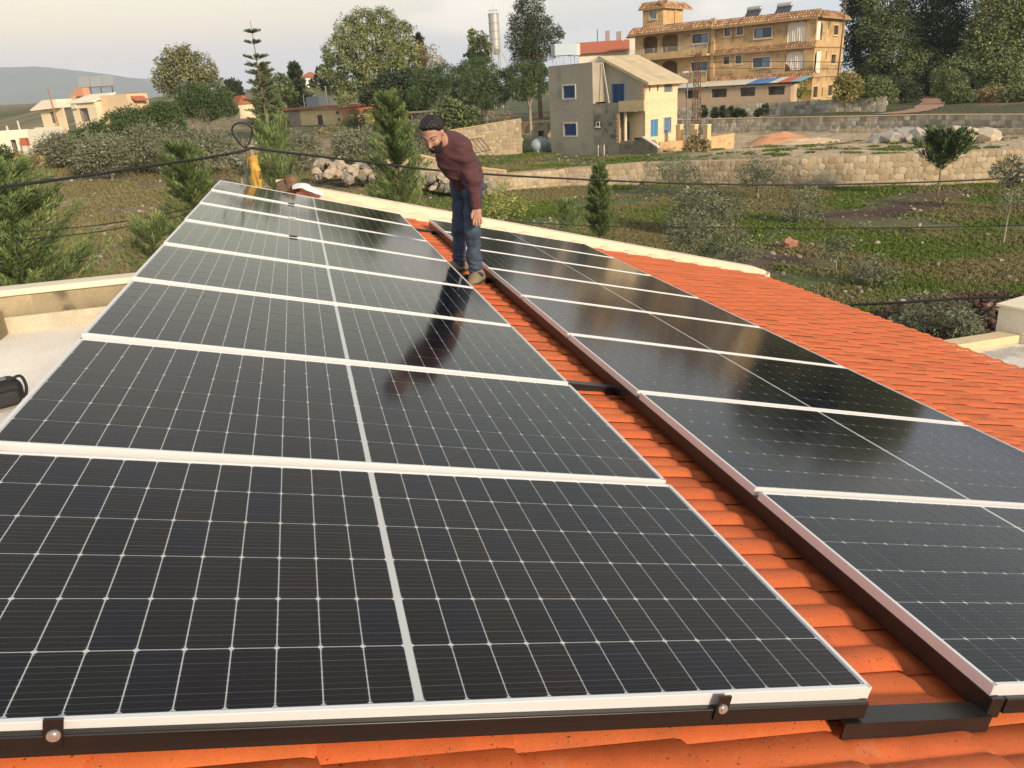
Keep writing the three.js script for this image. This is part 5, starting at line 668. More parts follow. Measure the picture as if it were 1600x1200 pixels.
  const wb = thing('white_building', 'low sunlit white building at the left picture edge', 'house', [-24.5, -2.6, -74.8], -0.25); const ww = [2.7, 3.15, 0.9, 2.2]; part('wall', worldUV(merge([slab(4.3, 2.95, 0.25, [ww]), span(4.05, 4.3, 0, 2.9, -3.5, -0.26), span(0, 4.05, 2.75, 2.9, -3.5, -0.26)])), plaster([242, 234, 210], { blot: 0.05, rep: 0.4 }), wb); windowIn(wb, { p: [0, 0, 0] }, ww, { room: true }); part('chimney', span(3.9, 4.4, 1.7, 2.3, 0.25, 0.7), red, wb); part('flue', span(3.95, 4.35, -0.3, 1.7, 0.27, 0.68), WHITEP, wb); part('roof_post', merge([0.6, 1.6, 2.6, 3.6].map((x, i) => span(x - 0.05, x + 0.05, 2.95, 3.3 + (i % 2) * 0.35, -0.3, -0.2))), WHITEP, wb);
  // ochre house with arcade
  const o = thing('arcade_house', 'low yellow house with an orange arched porch and flat roof', 'house', [-5.5, -3.4, -148.6], -0.02), yel = plaster([240, 218, 166], { blot: 0.08, rep: 0.3 }), ora = std(0.62, 0.25, 0.12, 0.8), gw = plaster([170, 156, 140], { blot: 0.2, rep: 0.3 });
  const dl = [4.6, 5.6, 0.4, 2.2], dr = [10.5, 11.4, 0.4, 2.5]; part('left_wall', worldUV(slab(0, 0, 0.3, [dl], [[0, -1], [7.6, -1], [7.6, 3.4], [0, 3.6]])), gw, o); part('door', span(4.65, 5.55, 0.4, 2.15, -0.3, -0.25), WOODF, o);
  part('wall', worldUV(slab(0, 0, 0.3, [dr], [[7.6, -1], [21.6, -1], [21.6, 3.5], [7.6, 3.4]]).translate(0, 0, 0.003)), yel, o); part('door', span(10.55, 11.35, 0.4, 2.45, -0.3, -0.2), WOODF, o); part('vent', merge([span(13.9, 14.3, 2.4, 2.9, 0.004, 0.05), span(14.0, 14.4, 1.3, 1.7, 0.004, 0.05)]), WOODF, o);
  part('arcade', slab(0, 0, 0.35, [[15.5, 17.9, 0.2, 3.1, 0.35], [18.4, 20.6, 0.2, 3.1, 0.35], [21.0, 22.4, 0.2, 3.1, 0.35]], [[14.9, -1], [22.8, -1], [22.8, 3.5], [14.9, 3.5]]).translate(0, 0, 2.2), ora, o); part('roof', merge([span(-0.8, 7.5, 3.55, 3.95, -9, 0.6), span(7.5, 14.8, 3.5, 3.95, -9, 0.7), span(14.8, 23.8, 3.5, 3.95, -9, 2.7)]), std(0.46, 0.2, 0.12, 0.85), o); part('roof_top', worldUV(span(7.7, 23.6, 3.952, 4.0, -8.8, 0.5)), plaster([196, 176, 136], { blot: 0.15 }), o);
  part('outer_stair', merge([rod([3.9, 3.7, 1.0], [0.6, -0.6, 1.4], 0.14), rod([2.9, 3.6, 1.0], [-0.2, -0.4, 1.4], 0.06)]), std(0.07, 0.05, 0.05, 0.7), o); part('pillar', merge([span(8.0, 8.25, -1, 3.4, 0.01, 0.2), span(8.8, 8.95, -1, 3.4, 0.01, 0.15)]), yel, o);
  const cb = thing('roof_cabinet', 'grey box tanks on the flat roof of the yellow house', 'water tank', [6.2, 0.6, -150]); part('tank', span(-2.7, -0.6, 0, 1.6, -0.8, 0.8), std(0.3, 0.34, 0.38, 0.5), cb); part('tank', span(-0.58, 0.9, 0, 1.6, -0.8, 0.8), std(0.46, 0.48, 0.44, 0.5), cb); part('tank', span(1.2, 2.5, 0, 1.5, -0.8, 0.8), std(0.5, 0.48, 0.44, 0.5), cb); part('post', rod([0.95, 0, 0.9], [0.9, 3.2, 0.9], 0.1), WHITEP, cb); part('post', rod([-3.1, 0, 0.9], [-3.1, 2, 0.9], 0.08), WHITEP, cb);
  const sm = thing('hilltop_house', 'small white house with a red hipped roof on the distant rise', 'house', [8.4,7.52,-298.63], 0.3); part('wall', worldUV(span(-3.0, 3.4, -6, 2.3, -3, 3)), white, sm); part('roof', new THREE.ConeGeometry(5.2, 1.9, 4).rotateY(Math.PI / 4).translate(0.2, 3.25, 0), red, sm); part('porch_roof', new THREE.CylinderGeometry(3.2, 4.4, 0.9, 4).rotateY(Math.PI / 4).translate(1.2, -0.6, 1), red, sm); part('window', merge([span(-1.8, -0.9, 0.6, 1.5, 3.0, 3.05), span(1.4, 2.4, 0.4, 1.4, 3.0, 3.05)]), GLASS, sm);
  const rr_ = thing('red_roof_house', 'house with a long red tiled roof behind the grey house', 'house', [52.77,6.27,-128.81], -0.35); part('wall', worldUV(span(-5, 5, -6, 0, -3, 3)), white, rr_); part('roof', slab(0, 0, 11, [], [[-3.8, -0.1], [0, 1.6], [3.8, -0.1], [3.8, -0.25], [-3.8, -0.25]]).rotateY(Math.PI / 2).translate(5.5, 0, 0), red, rr_); part('chimney', merge([span(-0.6, 0.1, 1.2, 3.1, -0.6, 0.1), span(1.2, 1.9, 1.2, 2.9, -0.6, 0.1)]), std(0.36, 0.3, 0.27, 0.9), rr_); part('mast', rod([2.2, 0.6, 0.4], [2.2, 3, 0.4], 0.09), WHITEP, rr_); part('antenna', rod([-1.9, 1, 0], [-1.9, 3.4, 0], 0.06), DARK, rr_);
  const pv = thing('white_pavilion', 'white stair pavilion with a red roof left of the ochre building', 'pavilion', [54.26,6.02,-119.51], -0.4); part('wall', worldUV(span(-1.7, 1.7, -4, 1.7, -1.7, 1.7)), white, pv); part('roof', new THREE.ConeGeometry(3.1, 1.1, 4).rotateY(Math.PI / 4).translate(0, 2.25, 0), red, pv);
  const lr = thing('left_roof_house', 'red pitched roof peeking out right of the left umbrella pine', 'house', [-5.58,1.47,-116.54], 0.4); lr.scale.setScalar(0.6); part('wall', worldUV(span(-1.6, 2.0, -3, 0, -2, 2)), cream, lr); part('roof', slab(0, 0, 4.6, [], [[-2.1, 0], [-0.6, 1.9], [-0.5, 1.9], [2.4, 0]]).translate(0.2, 0, 2.3), red, lr);
  const pg = thing('timber_pergola', 'long flat timber pergola roof behind the tall cypress', 'pergola', [14.54,-0.65,-89.73], 0.1); part('roof', span(-3.2, 3.2, 0, 0.16, -2, 0.6), std(0.2, 0.15, 0.11, 0.85), pg); for (const x of [-2.8, -1, 1, 2.8]) part('post', span(x - 0.07, x + 0.07, -2.8, 0, 0.3, 0.45), std(0.16, 0.12, 0.09, 0.85), pg);
  const wt0 = [54.25,11.91,-212.19], wt = thing('water_tower', 'tall silver cylinder water tower on legs on the skyline', 'water tower', [wt0[0], 0, wt0[2]]), sil = std(0.5, 0.48, 0.45, 0.5, { metalness: 0.35 }); part('cylinder', new THREE.CylinderGeometry(1.35, 1.35, 8.4, 20).translate(0, 15.9, 0), sil, wt); part('hoop', merge([12.2, 14, 15.9, 17.8, 19.9].map(y => new THREE.TorusGeometry(1.37, 0.07, 5, 24).rotateX(Math.PI / 2).translate(0, y, 0))), std(0.36, 0.35, 0.33, 0.6), wt); part('cone', new THREE.CylinderGeometry(1.3, 0.7, 1.4, 20).translate(0, 11, 0), sil, wt); part('top_rail', merge([new THREE.TorusGeometry(1.1, 0.05, 5, 20).rotateX(Math.PI / 2).translate(0, 20.8, 0), rod([0, 20.1, 0], [0, 22, 0], 0.06), rod([0.9, 20, 0], [0.9, 20.8, 0], 0.05), rod([-0.9, 20, 0], [-0.9, 20.8, 0], 0.05)]), sil, wt); for (const [x, z] of [[-1, -1], [1, -1], [-1, 1], [1, 1]]) part('leg', rod([x, -3, z], [x * 0.95, 11.6, z * 0.95], 0.16), sil, wt); part('chute', rod([1.0, 12, 0.5], [3.2, 7.5, 0.6], 0.12), sil, wt);
}
{ // fence posts on the left slope
  const fp = [[-17.62,-4,-73.98], [-15.44,-4,-75.71], [-14.92,-4,-77.99], [-12.44,-4,-71.39], [-10.41,-4,-66.96], [-9.9,-4,-70.1]]; fp.forEach((p, i) => { const o = thing('fence_post', `${['first', 'second', 'third', 'fourth', 'fifth', 'sixth'][i]} pale wooden fence post from the left below the olives`, 'fence post', [p[0], gh(p[0], p[2]) - 0.1, p[2]], 0, 'fence posts below the olives'); part('stake', rod([0, 0, 0], [rr(-0.1, 0.1), rr(0.9, 1.4), 0], 0.05, 0.04), std(0.4, 0.34, 0.27, 0.9), o); part('wire_tie', new THREE.TorusGeometry(0.055, 0.012, 4, 8).rotateX(Math.PI / 2).translate(0, 0.7, 0), DARK, o); });
}

// ---------------------------------------------------------------- the man between the panel rows
function meshField(f, c, half, res) { // surface f = 0 on a cubic grid
  const mc = new MarchingCubes(res, new THREE.MeshBasicMaterial(), false, false, 90000), h = res / 2; mc.isolation = 0;
  for (let z = 0; z < res; z++) for (let y = 0; y < res; y++) for (let x = 0; x < res; x++) mc.field[x + y * res + z * res * res] = -f(c[0] + (x - h) / h * half, c[1] + (y - h) / h * half, c[2] + (z - h) / h * half);
  mc.update(); const n = mc.count ?? mc.geometry.drawRange.count, p = new Float32Array(n * 3); for (let i = 0; i < n; i++) for (let k = 0; k < 3; k++) p[3 * i + k] = c[k] + mc.positionArray[3 * i + k] * half;
  let g = new THREE.BufferGeometry(); g.setAttribute('position', new THREE.BufferAttribute(p, 3)); g = mergeVertices(g, 1e-5); g.computeVertexNormals(); return g.toNonIndexed();
}
function cap(x, y, z, a, b, ra, rb) { const bx = b[0] - a[0], by = b[1] - a[1], bz = b[2] - a[2], t = clamp(((x - a[0]) * bx + (y - a[1]) * by + (z - a[2]) * bz) / (bx * bx + by * by + bz * bz + 1e-9), 0, 1); return Math.hypot(x - a[0] - bx * t, y - a[1] - by * t, z - a[2] - bz * t) - mix(ra, rb, t); }
const smin = (a, b, k) => { const h = Math.max(k - Math.abs(a - b), 0) / k; return Math.min(a, b) - h * h * k * 0.25; };
const bones = (list, k) => (x, y, z) => { let d = 9; for (const [a, b, ra, rb] of list) d = smin(d, cap(x, y, z, a, b, ra, rb), k); return d; };
{
  const J = {
    hipL: [2.495,0.102,-5.771], hipR: [2.414,0.094,-5.93], kneeL: [2.438,-0.294,-5.681], kneeR: [2.378,-0.302,-5.978], ankL: [2.444,-0.665,-5.7], ankR: [2.352,-0.65,-6.023], heelL: [2.483,-0.751,-5.712], toeL: [2.37,-0.761,-5.562], heelR: [2.397,-0.718,-6.056], toeR: [2.246,-0.692,-5.981],
    pel: [2.466,0.132,-5.849], waist: [2.419,0.22,-5.787], chest: [2.329,0.36,-5.682], top: [2.321,0.449,-5.632], neck: [2.244,0.505,-5.585], head: [2.12,0.585,-5.464],
    shL: [2.379,0.438,-5.56], elL: [2.452,0.173,-5.576], wrL: [2.469,-0.064,-5.552], shR: [2.303,0.453,-5.808], elR: [2.453,0.235,-6.004], wrR: [2.489,0.024,-5.997],
  };
  const add = (a, b, s = 1) => a.map((v, i) => v + b[i] * s), lerp = (a, b, t) => a.map((v, i) => mix(v, b[i], t));
  const man = thing('person', 'bending man in maroon long sleeved top, blue jeans and grey shoes, between the panel rows', 'person', J.ankL); const rel = g => g.translate(-J.ankL[0], -J.ankL[1], -J.ankL[2]);
  const skin = std(0.46, 0.25, 0.17, 0.6), shirtM = plaster([88, 56, 60], { blot: 0.16, grain: 0.14, rep: 4, rough: 0.95 }), denim = plaster([64, 76, 94], { blot: 0.3, grain: 0.2, rep: 3, rough: 0.95, sd: 0.4 }), hairM = std(0.012, 0.009, 0.008, 0.6), shoeM = plaster([136, 122, 98], { blot: 0.2, grain: 0.15, rep: 6 }), shoeD = std(0.035, 0.028, 0.024, 0.8), soleM = std(0.05, 0.045, 0.04, 0.9);
  // head frame: looks down and to the left, towards the camera side
  const fw = V(-0.42, -0.62, 0.62).normalize(), up0 = V(-0.3, 0.85, 0.45), rt = new THREE.Vector3().crossVectors(up0, fw).normalize(), up = new THREE.Vector3().crossVectors(fw, rt).normalize();
  const HS = 1.12;
  const loc = (x, y, z) => { const a = x - J.head[0], b = y - J.head[1], c = z - J.head[2]; return [(a * rt.x + b * rt.y + c * rt.z) / HS, (a * up.x + b * up.y + c * up.z) / HS, (a * fw.x + b * fw.y + c * fw.z) / HS]; };
  const out = (x, y, z) => { x *= HS; y *= HS; z *= HS; return [J.head[0] + rt.x * x + up.x * y + fw.x * z, J.head[1] + rt.y * x + up.y * y + fw.y * z, J.head[2] + rt.z * x + up.z * y + fw.z * z]; };
  const ell = (p, c, r) => { const q = Math.hypot((p[0] - c[0]) / r[0], (p[1] - c[1]) / r[1], (p[2] - c[2]) / r[2]); return (q - 1) * Math.min(...r); };
  const head = (x, y, z) => { const p = loc(x, y, z); let d = ell(p, [0, 0.025, -0.012], [0.074, 0.098, 0.094]); d = smin(d, ell(p, [0, -0.05, 0.03], [0.054, 0.066, 0.062]), 0.04); d = smin(d, ell(p, [0, 0.025, 0.076], [0.05, 0.012, 0.012]), 0.02);
    d = smin(d, cap(...p, [0, 0.012, 0.086], [0, -0.026, 0.108], 0.008, 0.013), 0.014); d = smin(d, ell(p, [0, -0.062, 0.083], [0.024, 0.008, 0.012]), 0.01); d = smin(d, ell(p, [0, -0.1, 0.062], [0.026, 0.02, 0.022]), 0.02);
    for (const s of [-1, 1]) { d = Math.max(d, -ell(p, [s * 0.032, 0.006, 0.094], [0.017, 0.01, 0.012])); d = smin(d, ell(p, [s * 0.076, 0.0, -0.012], [0.012, 0.03, 0.02]), 0.008); d = smin(d, ell(p, [s * 0.04, -0.022, 0.066], [0.022, 0.018, 0.018]), 0.02); }
    return smin(d, cap(x, y, z, out(0, -0.06, -0.035), J.neck, 0.052, 0.058), 0.03); };
  // left hand, hanging relaxed
  const hd = norm(add([2.463,-0.162,-5.533], J.wrL, -1)), side = norm([1, 0, 0.25]), fwd = norm([hd[1] * side[2] - hd[2] * side[1], hd[2] * side[0] - hd[0] * side[2], hd[0] * side[1] - hd[1] * side[0]]);
  const hp = (a, b, c, w = J.wrL) => w.map((v, i) => v + hd[i] * a + side[i] * b + fwd[i] * c);
  const handBones = w => { const L = [[hp(-0.03, 0, 0, w), hp(0.03, 0, 0, w), 0.026, 0.028], [hp(0.03, -0.018, 0, w), hp(0.085, -0.024, 0, w), 0.02, 0.015], [hp(0.03, 0.0, 0, w), hp(0.09, 0.0, 0, w), 0.02, 0.016], [hp(0.03, 0.018, 0, w), hp(0.085, 0.024, 0, w), 0.02, 0.015]]; return L; };
  const fingers = w => [[-0.03, 0.062, 0], [-0.01, 0.074, 0], [0.011, 0.07, 0], [0.031, 0.055, 0]].flatMap(([s, l]) => { const a = hp(0.09, s, 0, w), b = hp(0.09 + l * 0.5, s * 1.12, 0.006, w), c = hp(0.09 + l * 0.82, s * 1.14, 0.02, w), d = hp(0.09 + l * 0.98, s * 1.12, 0.038, w); return [[a, b, 0.0098, 0.0092], [b, c, 0.0092, 0.0085], [c, d, 0.0085, 0.0075]]; });
  const thumb = w => [[hp(0.025, -0.026, 0.008, w), hp(0.06, -0.044, 0.02, w), 0.014, 0.0115], [hp(0.06, -0.044, 0.02, w), hp(0.092, -0.046, 0.034, w), 0.0112, 0.009]];
  const hand = w => { const pb = bones(handBones(w), 0.02), fs = [...fingers(w), ...thumb(w)]; return (x, y, z) => { let d = pb(x, y, z); for (const [a, b, ra, rb] of fs) d = smin(d, cap(x, y, z, a, b, ra, rb), 0.006); return d; }; };
  // continuous body
  const bodyList = [[J.hipL, J.kneeL, 0.07, 0.05], [J.kneeL, J.ankL, 0.048, 0.034], [J.hipR, J.kneeR, 0.07, 0.05], [J.kneeR, J.ankR, 0.048, 0.034], [J.pel, J.waist, 0.11, 0.1], [J.waist, J.chest, 0.1, 0.11], [J.chest, J.top, 0.11, 0.1], [J.top, J.neck, 0.08, 0.055], [J.neck, J.head, 0.055, 0.05], [J.shL, J.elL, 0.045, 0.035], [J.elL, J.wrL, 0.035, 0.026], [J.shR, J.elR, 0.045, 0.035], [J.elR, J.wrR, 0.035, 0.026], [J.top, J.shL, 0.07, 0.045], [J.top, J.shR, 0.07, 0.045], [J.hipL, J.hipR, 0.08, 0.08], [J.ankL, J.toeL, 0.034, 0.024], [J.ankR, J.toeR, 0.034, 0.024]];
  const mid = lerp(J.ankL, J.head, 0.5), bodyG = [meshField(bones(bodyList, 0.06), mid, 0.95, 120), meshField(head, J.head, 0.17, 84), meshField(hand(J.wrL), hp(0.07, 0, 0), 0.14, 80), meshField(hand(J.wrR), hp(0.07, 0, 0, J.wrR), 0.14, 70)];
  part('body', rel(mergeGeometries(bodyG)), skin, man);
  // clothing
  const wr = (x, y, z, s, a) => a * (noise(x * s + y * 3, y * s * 1.6 + z * 5) - 0.5);
  const shirtB = bones([[J.pel, J.waist, 0.125, 0.118], [J.waist, J.chest, 0.124, 0.142], [J.chest, J.top, 0.146, 0.122], [add(J.pel, [0.06, 0.02, -0.04]), add(J.chest, [0.07, 0.04, -0.05]), 0.09, 0.11], [J.top, J.neck, 0.09, 0.066], [J.top, J.shL, 0.095, 0.075], [J.top, J.shR, 0.095, 0.075], [J.shL, J.elL, 0.074, 0.058], [J.elL, lerp(J.elL, J.wrL, 0.93), 0.057, 0.043], [J.shR, J.elR, 0.072, 0.056], [J.elR, lerp(J.elR, J.wrR, 0.93), 0.055, 0.043], [J.shL, J.chest, 0.07, 0.11]], 0.07);
  const hem = norm(add(J.pel, J.waist, -1)), hemP = add(J.pel, hem, -0.0);
  const shirt = (x, y, z) => { const d = shirtB(x, y, z) + wr(x, y, z, 8, 0.032) + wr(z, y, x, 21, 0.014); const below = (x - hemP[0]) * hem[0] + (y - hemP[1]) * hem[1] + (z - hemP[2]) * hem[2]; const arm = Math.min(cap(x, y, z, J.shL, J.wrL, 0.085, 0.06), cap(x, y, z, J.shR, J.wrR, 0.085, 0.06)); const nk = Math.hypot(x - J.head[0], y - J.head[1], z - J.head[2]); return Math.max(d, Math.min(below - 0.02, Math.max(arm, -9) > 0 ? 9 : -9) * (arm > 0 ? 1 : 0), 0.108 - nk); };
  const sc = lerp(J.waist, J.top, 0.4); part('shirt', worldUV(rel(meshField(shirt, add(sc, [0.03, -0.08, 0]), 0.52, 118))), shirtM, man);
  part('cuff', rel(meshField((x, y, z) => { const a = lerp(J.elL, J.wrL, 0.8), b = lerp(J.elL, J.wrL, 0.97); return cap(x, y, z, a, b, 0.043, 0.038) - 0.002; }, lerp(J.elL, J.wrL, 0.88), 0.13, 44)), std(0.1, 0.035, 0.04, 0.95), man);
  const jeansB = bones([[J.hipL, J.kneeL, 0.088, 0.07], [J.kneeL, lerp(J.kneeL, J.ankL, 0.98), 0.07, 0.062], [J.hipR, J.kneeR, 0.088, 0.068], [J.kneeR, lerp(J.kneeR, J.ankR, 0.98), 0.068, 0.06], [J.pel, J.waist, 0.115, 0.108], [J.hipL, J.hipR, 0.098, 0.098]], 0.045);
  const wv = norm(add(J.waist, J.pel, -1)); const jeans = (x, y, z) => { const fold = 0.016 * (fbm(x * 8 + z * 6 + y * 5, y * 26 - x * 14 + z * 9, 3) - 0.5) * sst(0.5, 0.1, Math.abs(y - J.kneeL[1])) + 0.006 * Math.sin(y * 130 + x * 40 + z * 22) * sst(0.12, 0.02, Math.abs(y - J.ankL[1] - 0.06)); const above = (x - J.waist[0]) * wv[0] + (y - J.waist[1]) * wv[1] + (z - J.waist[2]) * wv[2]; const low = Math.min(J.ankL[1] + 0.012 - y + (x < mix(J.ankL[0], J.ankR[0], 0.5) ? 9 : 0), J.ankR[1] + 0.012 - y + 9); return Math.max(jeansB(x, y, z) + fold + wr(x, y, z, 17, 0.014), above - 0.01); };
  part('jeans', worldUV(rel(meshField(jeans, lerp(J.pel, lerp(J.ankL, J.ankR, 0.5), 0.5), 0.58, 120))), denim, man);
  part('belt', rel(meshField((x, y, z) => { const t = (x - J.waist[0]) * wv[0] + (y - J.waist[1]) * wv[1] + (z - J.waist[2]) * wv[2]; return Math.max(cap(x, y, z, J.pel, J.waist, 0.13, 0.119), Math.abs(t + 0.01) - 0.018); }, J.waist, 0.19, 56)), std(0.02, 0.015, 0.013, 0.6), man);
  for (const s of ['L', 'R']) { const h = J['heel' + s], t = J['toe' + s], a = J['ank' + s], d = norm([t[0] - h[0], 0, t[2] - h[2]]), L = Math.hypot(t[0] - h[0], t[2] - h[2]), lift = 0.034; const H = add(h, [0, lift, 0]), T = add(t, [0, lift - 0.006, 0]), B = lerp(H, T, 0.68);
    const base = bones([[H, B, 0.042, 0.048], [B, T, 0.048, 0.036], [H, lerp(a, add(H, [0, 0.06, 0]), 0.5), 0.044, 0.05], [lerp(H, B, 0.35), B, 0.055, 0.046]], 0.04), floorY = (x, z) => { const q = clamp(((x - h[0]) * d[0] + (z - h[2]) * d[2]) / L, -0.3, 1.3); return mix(h[1], t[1], q) - 0.004; };
    const sh = part('shoe', worldUV(rel(meshField((x, y, z) => Math.max(base(x, y, z), floorY(x, z) + 0.018 - y), lerp(H, T, 0.5), 0.25, 66))), shoeM, man);
    part('sole', rel(meshField((x, y, z) => { const b = base(x, Math.max(y, floorY(x, z) + 0.026), z) - 0.004; return Math.max(b, y - floorY(x, z) - 0.024, floorY(x, z) - y); }, lerp(H, T, 0.5), 0.25, 70)), soleM, sh);
    part('side_patch', rel(meshField((x, y, z) => { const c = lerp(H, B, 0.45); return Math.max(base(x, y, z) - 0.003, Math.hypot((x - c[0]) * 1.0, (y - c[1] - 0.025) * 1.6, z - c[2]) - 0.062, floorY(x, z) + 0.04 - y); }, lerp(H, T, 0.5), 0.22, 60)), shoeD, sh); }
  // hair, beard, brows
  const skull = (p, e) => ell(p, [0, 0.026, -0.013], [0.073 + e, 0.097 + e, 0.093 + e]);
  part('hair', rel(meshField((x, y, z) => { const p = loc(x, y, z); const hl = pw(p[2], [[-0.06, -0.075], [-0.02, -0.01], [0.005, 0.02], [0.04, 0.06], [0.07, 0.085]]) + 0.014 * (noise(p[0] * 60 + 5, p[2] * 60) - 0.5); const nz = noise(p[0] * 110 + 9, p[2] * 110) + noise(p[1] * 110 + 3, p[0] * 90 - p[2] * 80); let d = skull(p, -0.003 + (0.013 + 0.006 * nz) * sst(-0.004, 0.04, p[1] - hl)); return d; }, J.head, 0.16, 76)), hairM, man);
  part('beard', rel(meshField((x, y, z) => { const p = loc(x, y, z); let d = smin(ell(p, [0, -0.055, 0.03], [0.061, 0.072, 0.068]), ell(p, [0, -0.1, 0.062], [0.034, 0.026, 0.028]), 0.02); d = Math.max(d, p[1] + 0.045 + Math.max(0, p[2] - 0.07) * 0.3 - Math.abs(p[0]) * 0.9, -ell(p, [0, -0.062, 0.1], [0.022, 0.007, 0.022])); return Math.max(d, -p[2] - 0.02); }, out(0, -0.06, 0.03), 0.12, 56)), std(0.02, 0.014, 0.011, 0.8), man);
  part('eyebrow', rel(merge([-1, 1].map(s => tube([out(s * 0.014, 0.03, 0.088), out(s * 0.034, 0.037, 0.08), out(s * 0.054, 0.028, 0.062)], 0.0055, 8, 5)))), hairM, man);
}

// ---------------------------------------------------------------- pole, cables, small things on the roofs
{
  const p0 = [0.38,-0.21,-10.61], px = thing('yellow_pole', 'cable pole wrapped in ragged yellow tape behind the far end of the panels', 'pole', [p0[0], -1.6, p0[2]]); seed(91);
  const topY = 1.97; part('post', merge([rod([0, -3.5, 0], [0.0, topY, 0], 0.036), new THREE.CylinderGeometry(0.05, 0.05, 0.05, 10).translate(0, topY, 0)]), std(0.3, 0.26, 0.2, 0.8), px);
  const yel = std(0.58, 0.36, 0.07, 0.7), yel2 = std(0.46, 0.27, 0.05, 0.7), w = [], w2 = []; for (let k = 0; k < 15; k++) { const y = 0.2 + k * 0.115, g = new THREE.CylinderGeometry(rr(0.062, 0.072), rr(0.062, 0.074), 0.13, 9, 1, true); g.rotateX(rr(-0.35, 0.35)).rotateZ(rr(-0.35, 0.35)).translate(rr(-0.008, 0.008), y, rr(-0.008, 0.008)); (k % 3 ? w : w2).push(g); } for (let k = 0; k < 60; k++) { const y = rr(0.3, 1.9), a = rr(0, 6.28), c = Math.cos(a), s = Math.sin(a); w2.push(rod([c * 0.066, y, s * 0.066], [c * rr(0.075, 0.11), y - rr(0.06, 0.25), s * 0.09], 0.008, 0.003, 4)); }
  part('yellow_tape', merge(w), yel, px); part('tape_shreds', merge(w2), yel2, px);
  const cm = std(0.012, 0.012, 0.012, 0.6), q = [p0[0], topY - 1.6, p0[2]];
  const loop = []; for (let k = 0; k < 14; k++) { const a = k / 14 * 6.2832; loop.push([q[0] - 0.08 + 0.12 * Math.cos(a) + 0.03 * Math.sin(a * 2), q[1] + 0.16 + 0.165 * Math.sin(a), q[2] + 0.05 * Math.sin(a)]); }
  tag(top('cable_loop', tube(loop, 0.012, 60, 6, true), cm), 'loop of black cable on top of the yellow pole', 'cable');
  const cable = (pts, r, label) => top('overhead_cable', tube(pts, r, 60, 6), cm, label, 'cable', 'overhead cables');
  cable([[-2.27,0.26,-7.74], [-1.55,0.26,-8.59], [-0.68,0.28,-9.59], [-0.05,0.3,-10.27], [0.34,0.34,-10.55], [q[0], q[1] - 0.01, q[2] + 0.05]], 0.017, 'thick black cable running left from the yellow pole');
  cable([[q[0], q[1] - 0.01, q[2] + 0.05], [0.71,0.28,-10.72], [1.88,0.02,-11.29], [3.37,-0.3,-11.92], [5.89,-0.7,-12.7], [8.72,-1.06,-13.09], [11.62,-1.31,-13.02], [14.43,-1.43,-12.6], [16.7,-1.43,-11.93]], 0.017, 'long black cable crossing the field from the pole to the right edge');
  cable([[11.26,-3.99,-13.53], [12.12,-3.93,-12.9], [13.07,-3.79,-12.1], [13.89,-3.7,-11.6], [15.15,-3.58,-10.67]], 0.028, 'thick black cable emerging below the roof eave on the right');
  cable([[6.14,-3.41,-28.28], [10.85,-4.03,-27.07], [16.23,-4.31,-24.58], [20.59,-4.29,-21.46], [24.13,-4.01,-17.86]], 0.014, 'thin dark wire across the middle of the field');
  cable([[-3.16,-0.68,-12.08], [-2.24,-0.71,-12.34], [-1.49,-0.72,-13], [-0.61,-0.66,-13.63]], 0.008, 'upper thin wire over the brown slope on the left');
  cable([[-3.35,-0.79,-12.02], [-2.26,-0.81,-12.33], [-1.41,-0.8,-13.02], [-0.63,-0.75,-13.63]], 0.008, 'lower thin wire over the brown slope on the left');
  cable([[40.68,2.62,-76.16], [47.67,2.38,-75.69], [59.57,1.83,-77.31]], 0.03, 'upper thin power line from the lattice pylon across the ochre building');
  cable([[40.69,2.13,-76.15], [47.7,1.71,-75.67], [59.62,1.12,-77.28]], 0.025, 'lower thin power line from the lattice pylon across the ochre building');
  const gp = [0.24,-0.27,-10.9], g = thing('thin_post', 'thin grey post just left of the yellow pole', 'post', [gp[0], -1.6, gp[2]]); part('post', rod([0, -3.5, 0], [0, 1.78, 0], 0.02), std(0.3, 0.28, 0.25, 0.8), g); part('wire', tube([[0, 1.7, 0], [-0.14, 1.82, 0], [-0.22, 1.95, 0.02]], 0.005, 10, 4), std(0.4, 0.38, 0.34, 0.6), g);
  // odds and ends behind the far end of the left row
  const b = thing('cement_block', 'small cream cement block on red clay behind the far end of the panels', 'block', [0.71,-0.17,-10.32]); part('block', new RoundedBoxGeometry(0.13, 0.18, 0.14, 2, 0.01).translate(0, 0.0, 0), plaster([230, 206, 150], { blot: 0.1, rep: 3 }), b); part('clay_base', new RoundedBoxGeometry(0.2, 0.1, 0.2, 2, 0.015).translate(0, -0.14, 0), std(0.5, 0.2, 0.13, 0.85), b);
  const l = thing('wood_stump', 'short weathered wooden stump beside the cream block at the panel end', 'wood', [0.86,-0.17,-10.22]); part('wood', (() => { const c = new THREE.CylinderGeometry(0.09, 0.095, 0.24, 14, 3), p = c.attributes.position; for (let i = 0; i < p.count; i++) { const a = Math.atan2(p.getZ(i), p.getX(i)), k = 1 + 0.12 * Math.sin(a * 5) * 0.5; p.setX(i, p.getX(i) * k); p.setZ(i, p.getZ(i) * k); } c.computeVertexNormals(); return c.translate(0, 0.02, 0); })(), plaster([120, 98, 74], { blot: 0.35, grain: 0.2, rep: 3 }), l); part('wedge', new RoundedBoxGeometry(0.12, 0.17, 0.1, 1, 0.02).rotateZ(0.3).translate(-0.14, 0, 0.02), plaster([100, 88, 74], { blot: 0.3, rep: 3 }), l);
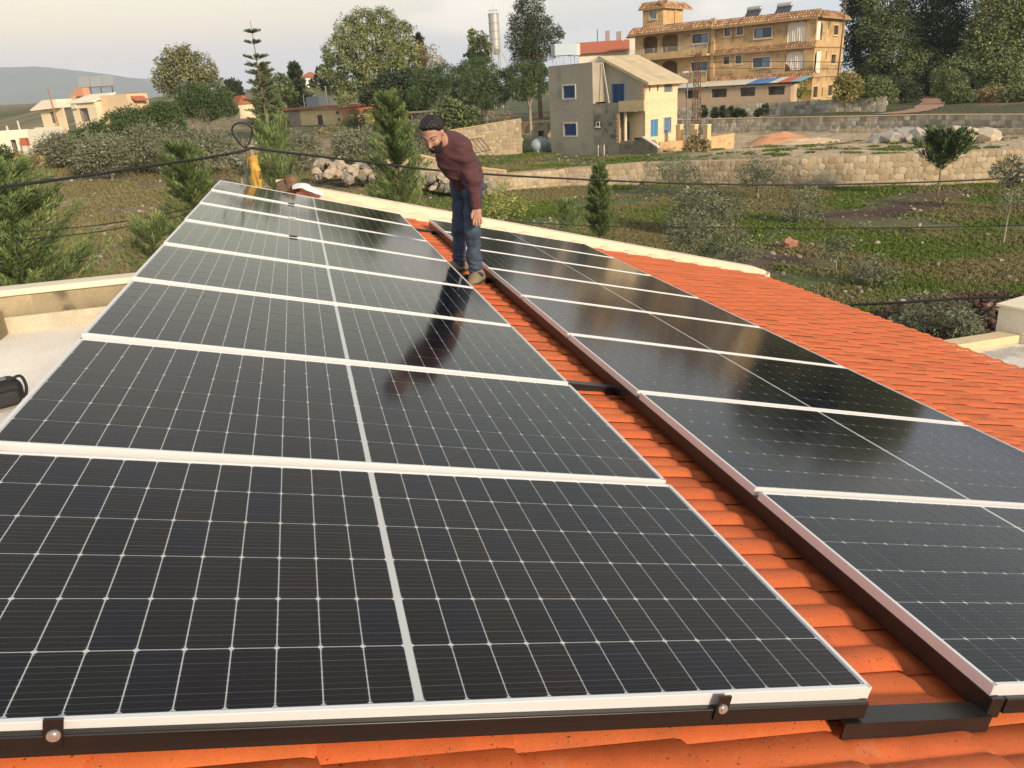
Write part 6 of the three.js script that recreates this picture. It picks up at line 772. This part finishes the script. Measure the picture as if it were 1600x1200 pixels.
  const sk = top('plastic_sheet', (() => { const c = new THREE.PlaneGeometry(0.42, 0.34, 22, 18), p = c.attributes.position; for (let i = 0; i < p.count; i++) { const x = p.getX(i), y = p.getY(i); p.setZ(i, 0.16 * Math.exp(-((x + 0.06) ** 2 + y * y) * 16) + 0.05 * (fbm(x * 12 + 4, y * 12, 3) - 0.5)); } c.rotateX(-Math.PI / 2); c.computeVertexNormals(); return c; })(), std(0.82, 0.82, 0.84, 0.45), 'crumpled white plastic sheet lying on the parapet end', 'sheet'); const sp = [1.05,-0.22,-10.02]; sk.position.set(sp[0], sp[1] - 0.08, sp[2]); sk.rotation.z = -0.2;
  // black bag on the terrace
  const bag = thing('black_bag', 'black backpack slumped on the white terrace at the left edge', 'bag', [-2.02,-1.6,-6.5], 0.5), bm = std(0.012, 0.012, 0.014, 0.75); const sac = new RoundedBoxGeometry(0.42, 0.24, 0.32, 6, 0.09), sv = sac.attributes.position; for (let i = 0; i < sv.count; i++) { const n = 1 + 0.16 * (fbm(sv.getX(i) * 9 + 3, sv.getZ(i) * 9 + sv.getY(i) * 7, 3) - 0.5); sv.setXYZ(i, sv.getX(i) * n, sv.getY(i) * n, sv.getZ(i) * n); } sac.computeVertexNormals(); part('sack', sac.translate(0, 0.13, 0), bm, bag); part('pocket', new RoundedBoxGeometry(0.26, 0.14, 0.08, 4, 0.03).translate(0.02, 0.1, 0.17), std(0.02, 0.02, 0.022, 0.7), bag); part('strap', tube([[0.1, 0.24, 0.1], [0.2, 0.27, 0.12], [0.22, 0.18, 0.16], [0.18, 0.06, 0.19]], 0.014, 16, 6), bm, bag); part('label_patch', new RoundedBoxGeometry(0.07, 0.012, 0.05, 2, 0.004).rotateX(0.3).translate(0.06, 0.262, 0.05), std(0.16, 0.16, 0.18, 0.6), bag); part('handle', new THREE.TorusGeometry(0.05, 0.012, 6, 14).translate(-0.06, 0.27, 0), bm, bag);
  const br = top('wooden_board', new RoundedBoxGeometry(0.5, 0.04, 0.12, 2, 0.015), std(0.2, 0.17, 0.13, 0.9), 'weathered board lying at the edge of the right flat roof', 'board'); const bp = [9.34,-2.78,-5.92]; br.position.set(bp[0], bp[1] + 0.03, bp[2]);
}

scene.traverse(o => { if (o.isMesh) { o.castShadow = true; o.receiveShadow = true; } });
scene.updateMatrixWorld(true);
renderer.render(scene, camera);
